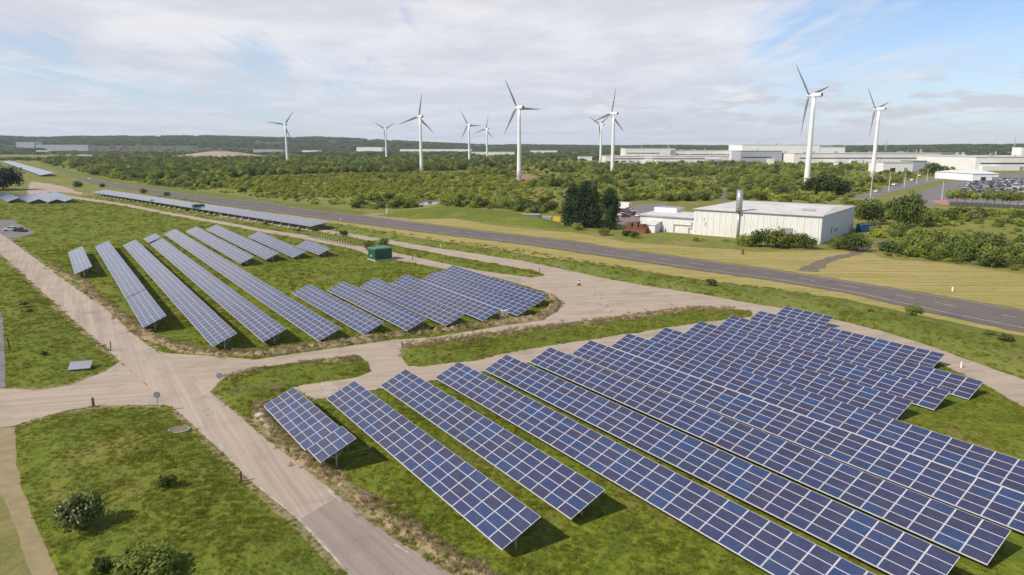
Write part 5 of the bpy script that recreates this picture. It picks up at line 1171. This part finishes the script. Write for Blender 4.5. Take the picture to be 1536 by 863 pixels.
# far plain: tree belts between the works and the hills
fx, fy, fs = [], [], []
for y0, y1, c in ((1500, 2400, 22), (2400, 4200, 42)):
    X, Y = np.meshgrid(np.arange(-y1 * .85, y1 * .85, c), np.arange(y0, y1, c * 1.1)); X = X.ravel() + RS.uniform(-.5, .5, X.size) * c; Y = Y.ravel() + RS.uniform(-.5, .5, Y.size) * c
    k = np.abs(X) < Y * .80; fx.append(X[k]); fy.append(Y[k]); fs.append(np.full(k.sum(), c * .42))
X, Y = np.meshgrid(np.arange(-2700, 700, 15), np.arange(2880, 3120, 34)); X = X.ravel() + RS.uniform(-9, 9, X.size); Y = Y.ravel() + RS.uniform(-16, 16, Y.size); BELT = X.size
fx.append(X); fy.append(Y); fs.append(np.full(X.size, 10.5))
fx, fy, fs = map(np.concatenate, (fx, fy, fs))
nz = np.array([noise.noise(Vector((a * .0016, b * .0032, 3.3))) + .6 * noise.noise(Vector((a * .006, b * .012, 7.3))) for a, b in zip(fx, fy)])
nz[-BELT:] = np.where(RS.rand(BELT) < .7, 1, -1)
pv = pixel(fx, fy); k = (nz > -.02) & ~((fy < 1900) & (pv[0] > 900)) & ~((pv[0] > -40) & (pv[0] < 140) & (fy < 2600) & (fy > 1900)); fx, fy, fs, nz = fx[k], fy[k], fs[k], nz[k]
cut = RS.rand(fx.size)
for q, lo_, hi_ in ((5, 0, .5), (0, .5, .8), (6, .8, 1.01)):
    k = (cut >= lo_) & (cut < hi_); s = fs[k] * RS.uniform(.6, 1.0, k.sum())
    scatter('far_woodland', protos[q], np.stack([fx[k], fy[k], np.full(k.sum(), -.5)], 1), np.stack([s, s, s * .55], 1), np.stack([0 * s, 0 * s, RS.uniform(0, 6.28, k.sum())], 1), 'distant belts of trees on the plain below the hills', 'woodland')
# hills
def sky_v(u):                                            # skyline of the hills along the horizon (photo rows)
    return float(np.interp(u, [-700, -100, 0, 60, 120, 200, 330, 420, 470, 560, 640, 740, 900, 1100, 1300, 1420, 1536, 1700, 2300], [210, 208, 207, 208.5, 206.5, 205.5, 205, 207, 206, 209, 213, 216.5, 217.5, 218, 218.5, 217, 216.5, 216, 215]))
def hill_z(x, y):
    rr = math.hypot(x, y); u = 768 + FPX * x / max(y, 1) * 1.02
    top = CAM_H - 11 + 6200 * (HORIZON - sky_v(u)) / FPX
    t = min(1, max(0, (rr - 3300) / 3000)); t = t * t * (3 - 2 * t)
    return -3 + top * t + t * (1 - .4 * t) * (10 * noise.noise(Vector((x * .0018, y * .0018, 2))) + 5 * noise.noise(Vector((x * .006, y * .006, 5))))
hv, hf = [], []; na, nr = 150, 34
for j in range(nr):
    rr = 3300 + (7400 - 3300) * j / (nr - 1)
    for i in range(na):
        a = R(-50 + 100 * i / (na - 1)); x, y = rr * math.sin(a), rr * math.cos(a); hv.append((x, y, hill_z(x, y)))
for j in range(nr - 1):
    for i in range(na - 1): b = j * na + i; hf.append((b, b + 1, b + na + 1, b + na))
me = bpy.data.meshes.new('hills'); me.from_pydata(hv, [], hf); me.materials.append(M['hill']); me.polygons.foreach_set('use_smooth', [True] * len(hf)); o = link(bpy.data.objects.new('hills', me)); o['kind'] = 'structure'
rg = random.Random(11)
for i in range(46):
    o = link(bpy.data.objects.new('house', HOUSE)); u = rg.uniform(168, 262) if i < 34 else rg.uniform(290, 360); rr = rg.uniform(3700, 4300); a = math.atan((u - 768) / FPX / 1.02)
    x, y = rr * math.sin(a), rr * math.cos(a); o.location = (x, y, hill_z(x, y) - .5); o.rotation_euler = (0, 0, rg.choice([.2, 1.7, .5]) + rg.uniform(-.2, .2)); o.scale = [rg.uniform(1.1, 1.6)] * 3
    tag(o, 'small brick house with red roof in the distant village left of the turbines' if i < 34 else 'small brick house with red roof on the far slope beyond the sandy mound', 'house', 'distant village houses' if i < 34 else 'distant houses beyond the mound')
hx, hy = [], []
for _ in range(26000):
    a = R(RS.uniform(-44, 44)); rr = RS.uniform(3500, 6500); x, y = rr * math.sin(a), rr * math.cos(a)
    if noise.noise(Vector((x * .0022, y * .0022, 4))) + .7 * noise.noise(Vector((x * .008, y * .008, 9))) > -.08 and not (rr < 4500 and .42 < -math.atan2(x, y) < .56): hx.append(x); hy.append(y)
hz = [hill_z(a, b) - 2 for a, b in zip(hx, hy)]; s = RS.uniform(13, 26, len(hx))
scatter('hill_woodland', protos[5], np.stack([hx, hy, hz], 1), np.stack([s, s, s * .55], 1), np.stack([0 * s, 0 * s, RS.uniform(0, 6.28, len(hx))], 1), 'wooded far hills along the horizon', 'woodland')

# ------------------------------------------------------------------ grass tufts, dead stems, weeds
def tuft_mesh(name, m, seed, n, spread, h, w_, lean):
    rs = random.Random(seed); v, f = [], []
    for _ in range(n):
        a = rs.uniform(0, 6.28); r_ = spread * math.sqrt(rs.random()); x, y = math.cos(a) * r_, math.sin(a) * r_; b = rs.uniform(0, 6.28); l = rs.uniform(.15, 1) * lean; hh = h * rs.uniform(.5, 1.1) * (1 - .4 * r_ / spread)
        dx, dy = math.cos(b) * l * hh, math.sin(b) * l * hh; c = rs.uniform(0, 3.14); px, py = math.cos(c) * w_, math.sin(c) * w_; k = len(v)
        v += [(x - px, y - py, -.02), (x + px, y + py, -.02), (x + dx * .5 + px * .7, y + dy * .5 + py * .7, hh * .65), (x + dx * .5 - px * .7, y + dy * .5 - py * .7, hh * .65), (x + dx, y + dy, hh)]
        f += [(k, k + 1, k + 2, k + 3), (k + 3, k + 2, k + 4)]
    me = bpy.data.meshes.new(name); me.from_pydata(v, [], f); me.materials.append(m); return me
TG = [tuft_mesh('grass_clump', M['blade_grass'], 1, 34, .42, .30, .028, .8), tuft_mesh('grass_clump', M['blade_grass'], 2, 26, .30, .42, .026, .9)]
TD = tuft_mesh('dead_stems', M['blade_dry'], 3, 30, .40, .42, .022, 1.2)
pt = []
for i, (me, u, v, lb) in enumerate([(TG[0], 205, 690, 'tall green grass clump beside the manhole'), (TG[1], 300, 770, 'taller grass clump on the near grass right of the hawthorn'), (TD, 560, 762, 'clump of dead brown stems on the earth bank by the lower track')]):
    o = link(bpy.data.objects.new('grass_clump' if i < 2 else 'dead_stem_clump', me)); o.location = GG(u, v); o.scale = (1.3,) * 3; tag(o, lb, 'plant'); pt.append(o)
NOGRASS = [np.array([tuple(p) for p in INR[k]]) for k in ('track', 'left', 'plaza', 'apron', 'west', 'dirt')] + [poly_px([(-30, 745), (0, 731), (21, 765), (52, 861), (68, 900), (-60, 930)])]
ISL = [INR['island']]
ISLH = .35
def tufts(y0, y1, dens, smin, smax):
    n = int((y1 - y0) * (y0 + y1) * .80 * dens); y = np.sqrt(RS.uniform(y0 ** 2, y1 ** 2, n)); x = RS.uniform(-.80, .80, n) * y
    u, v = pixel(x, y); k = (u > -30) & (u < 1566) & (v < 890)
    ban = np.zeros(n, bool)
    for p in NOGRASS: ban |= inside(p, x, y)
    isl = inside(ISL[0], x, y); k &= ~ban | isl
    ru = np.interp(u, [p[0] for p in road_lo], [p[1] for p in road_lo]); k &= v > ru + 3 + (v - 330) * .12   # near side of the road verge
    cl = np.array([noise.noise(Vector((a * .35, b * .35, 8))) + .8 * noise.noise(Vector((a * .09, b * .09, 2))) for a, b in zip(x, y)])
    k &= RS.rand(n) < np.clip(.62 + .5 * cl, .15, 1)
    s = RS.uniform(smin, smax, n) * (1 + .35 * cl)
    return x[k], y[k], s[k], np.where(isl, .40, 0.0)[k]
A = [tufts(38, 75, 10, .36, .78), tufts(75, 120, 4.2, .5, 1.0), tufts(120, 215, 1.1, .75, 1.5), tufts(215, 420, .22, 1.2, 2.4)]
X, Y, S, Z = [np.concatenate(q) for q in zip(*A)]; Z = ground_z(X, Y); half = RS.rand(X.size) < .6
for o, k in ((pt[0], half), (pt[1], ~half)):
    scatter('grass', o, np.stack([X[k], Y[k], Z[k]], 1), np.stack([S[k]] * 2 + [S[k] * RS.uniform(.6, 1.1, k.sum())], 1), np.stack([RS.normal(0, .12, k.sum()), RS.normal(0, .12, k.sum()), RS.uniform(0, 6.28, k.sum())], 1), 'rough green grass tufts on the ground between the tracks', 'grass')
dx, dy, dz, ds = [], [], [], []
gX, gY, gS = [], [], []
for c, w_, h in BANDS:
    P = resample(W2(c), 1.0, closed=False)
    for a, b in zip(P[:-1], P[1:]):
        L = (b - a).length; d = (b - a) / L; nn = Vector((-d.y, d.x)); far = max(1, a.length / 90)
        for _ in range(int(L * w_ * 3.4 / far ** 1.3) + 1):
            o_ = RS.normal(0, w_ * .27); p = a + d * RS.uniform(0, L) + nn * o_; f = max(0, 1 - (abs(o_) / (w_ * .5)) ** 2)
            
            if noise.noise(Vector((p.x * .22, p.y * .22, 6))) + .7 * noise.noise(Vector((p.x * .8, p.y * .8, 2))) < RS.uniform(-.55, .15): continue
            dx.append(p.x); dy.append(p.y); dz.append(.05 + h * f * .8); ds.append(RS.uniform(.5, 1.15) * far ** .5)
ds = np.array(ds)
scatter('dead_weeds', pt[2], np.stack([dx, dy, dz], 1), np.stack([ds, ds, ds * .9], 1), np.stack([RS.normal(0, .25, len(ds)), RS.normal(0, .25, len(ds)), RS.uniform(0, 6.28, len(ds))], 1), 'brown dead weeds on the earth banks along the tracks', 'weeds')

# ------------------------------------------------------------------ the air
HAZE = 4.6e-5
hb = MB(); hb.box(-8300, 8300, -400, 8300, -8, 190); hz_ = bpy.data.materials.new('haze'); hz_.use_nodes = True; k = NT(hz_.node_tree); k.n.remove(k.n['Principled BSDF'])
pv_ = k.add('ShaderNodeVolumePrincipled'); pv_.inputs['Color'].default_value = (.80, .87, 1.0, 1); pv_.inputs['Density'].default_value = HAZE; pv_.inputs['Anisotropy'].default_value = .2
k.link(pv_.outputs[0], k.n['Material Output'].inputs['Volume'])
tag(hb.build('haze', hz_), 'thin summer haze over the whole plain', 'haze', None, 'stuff')
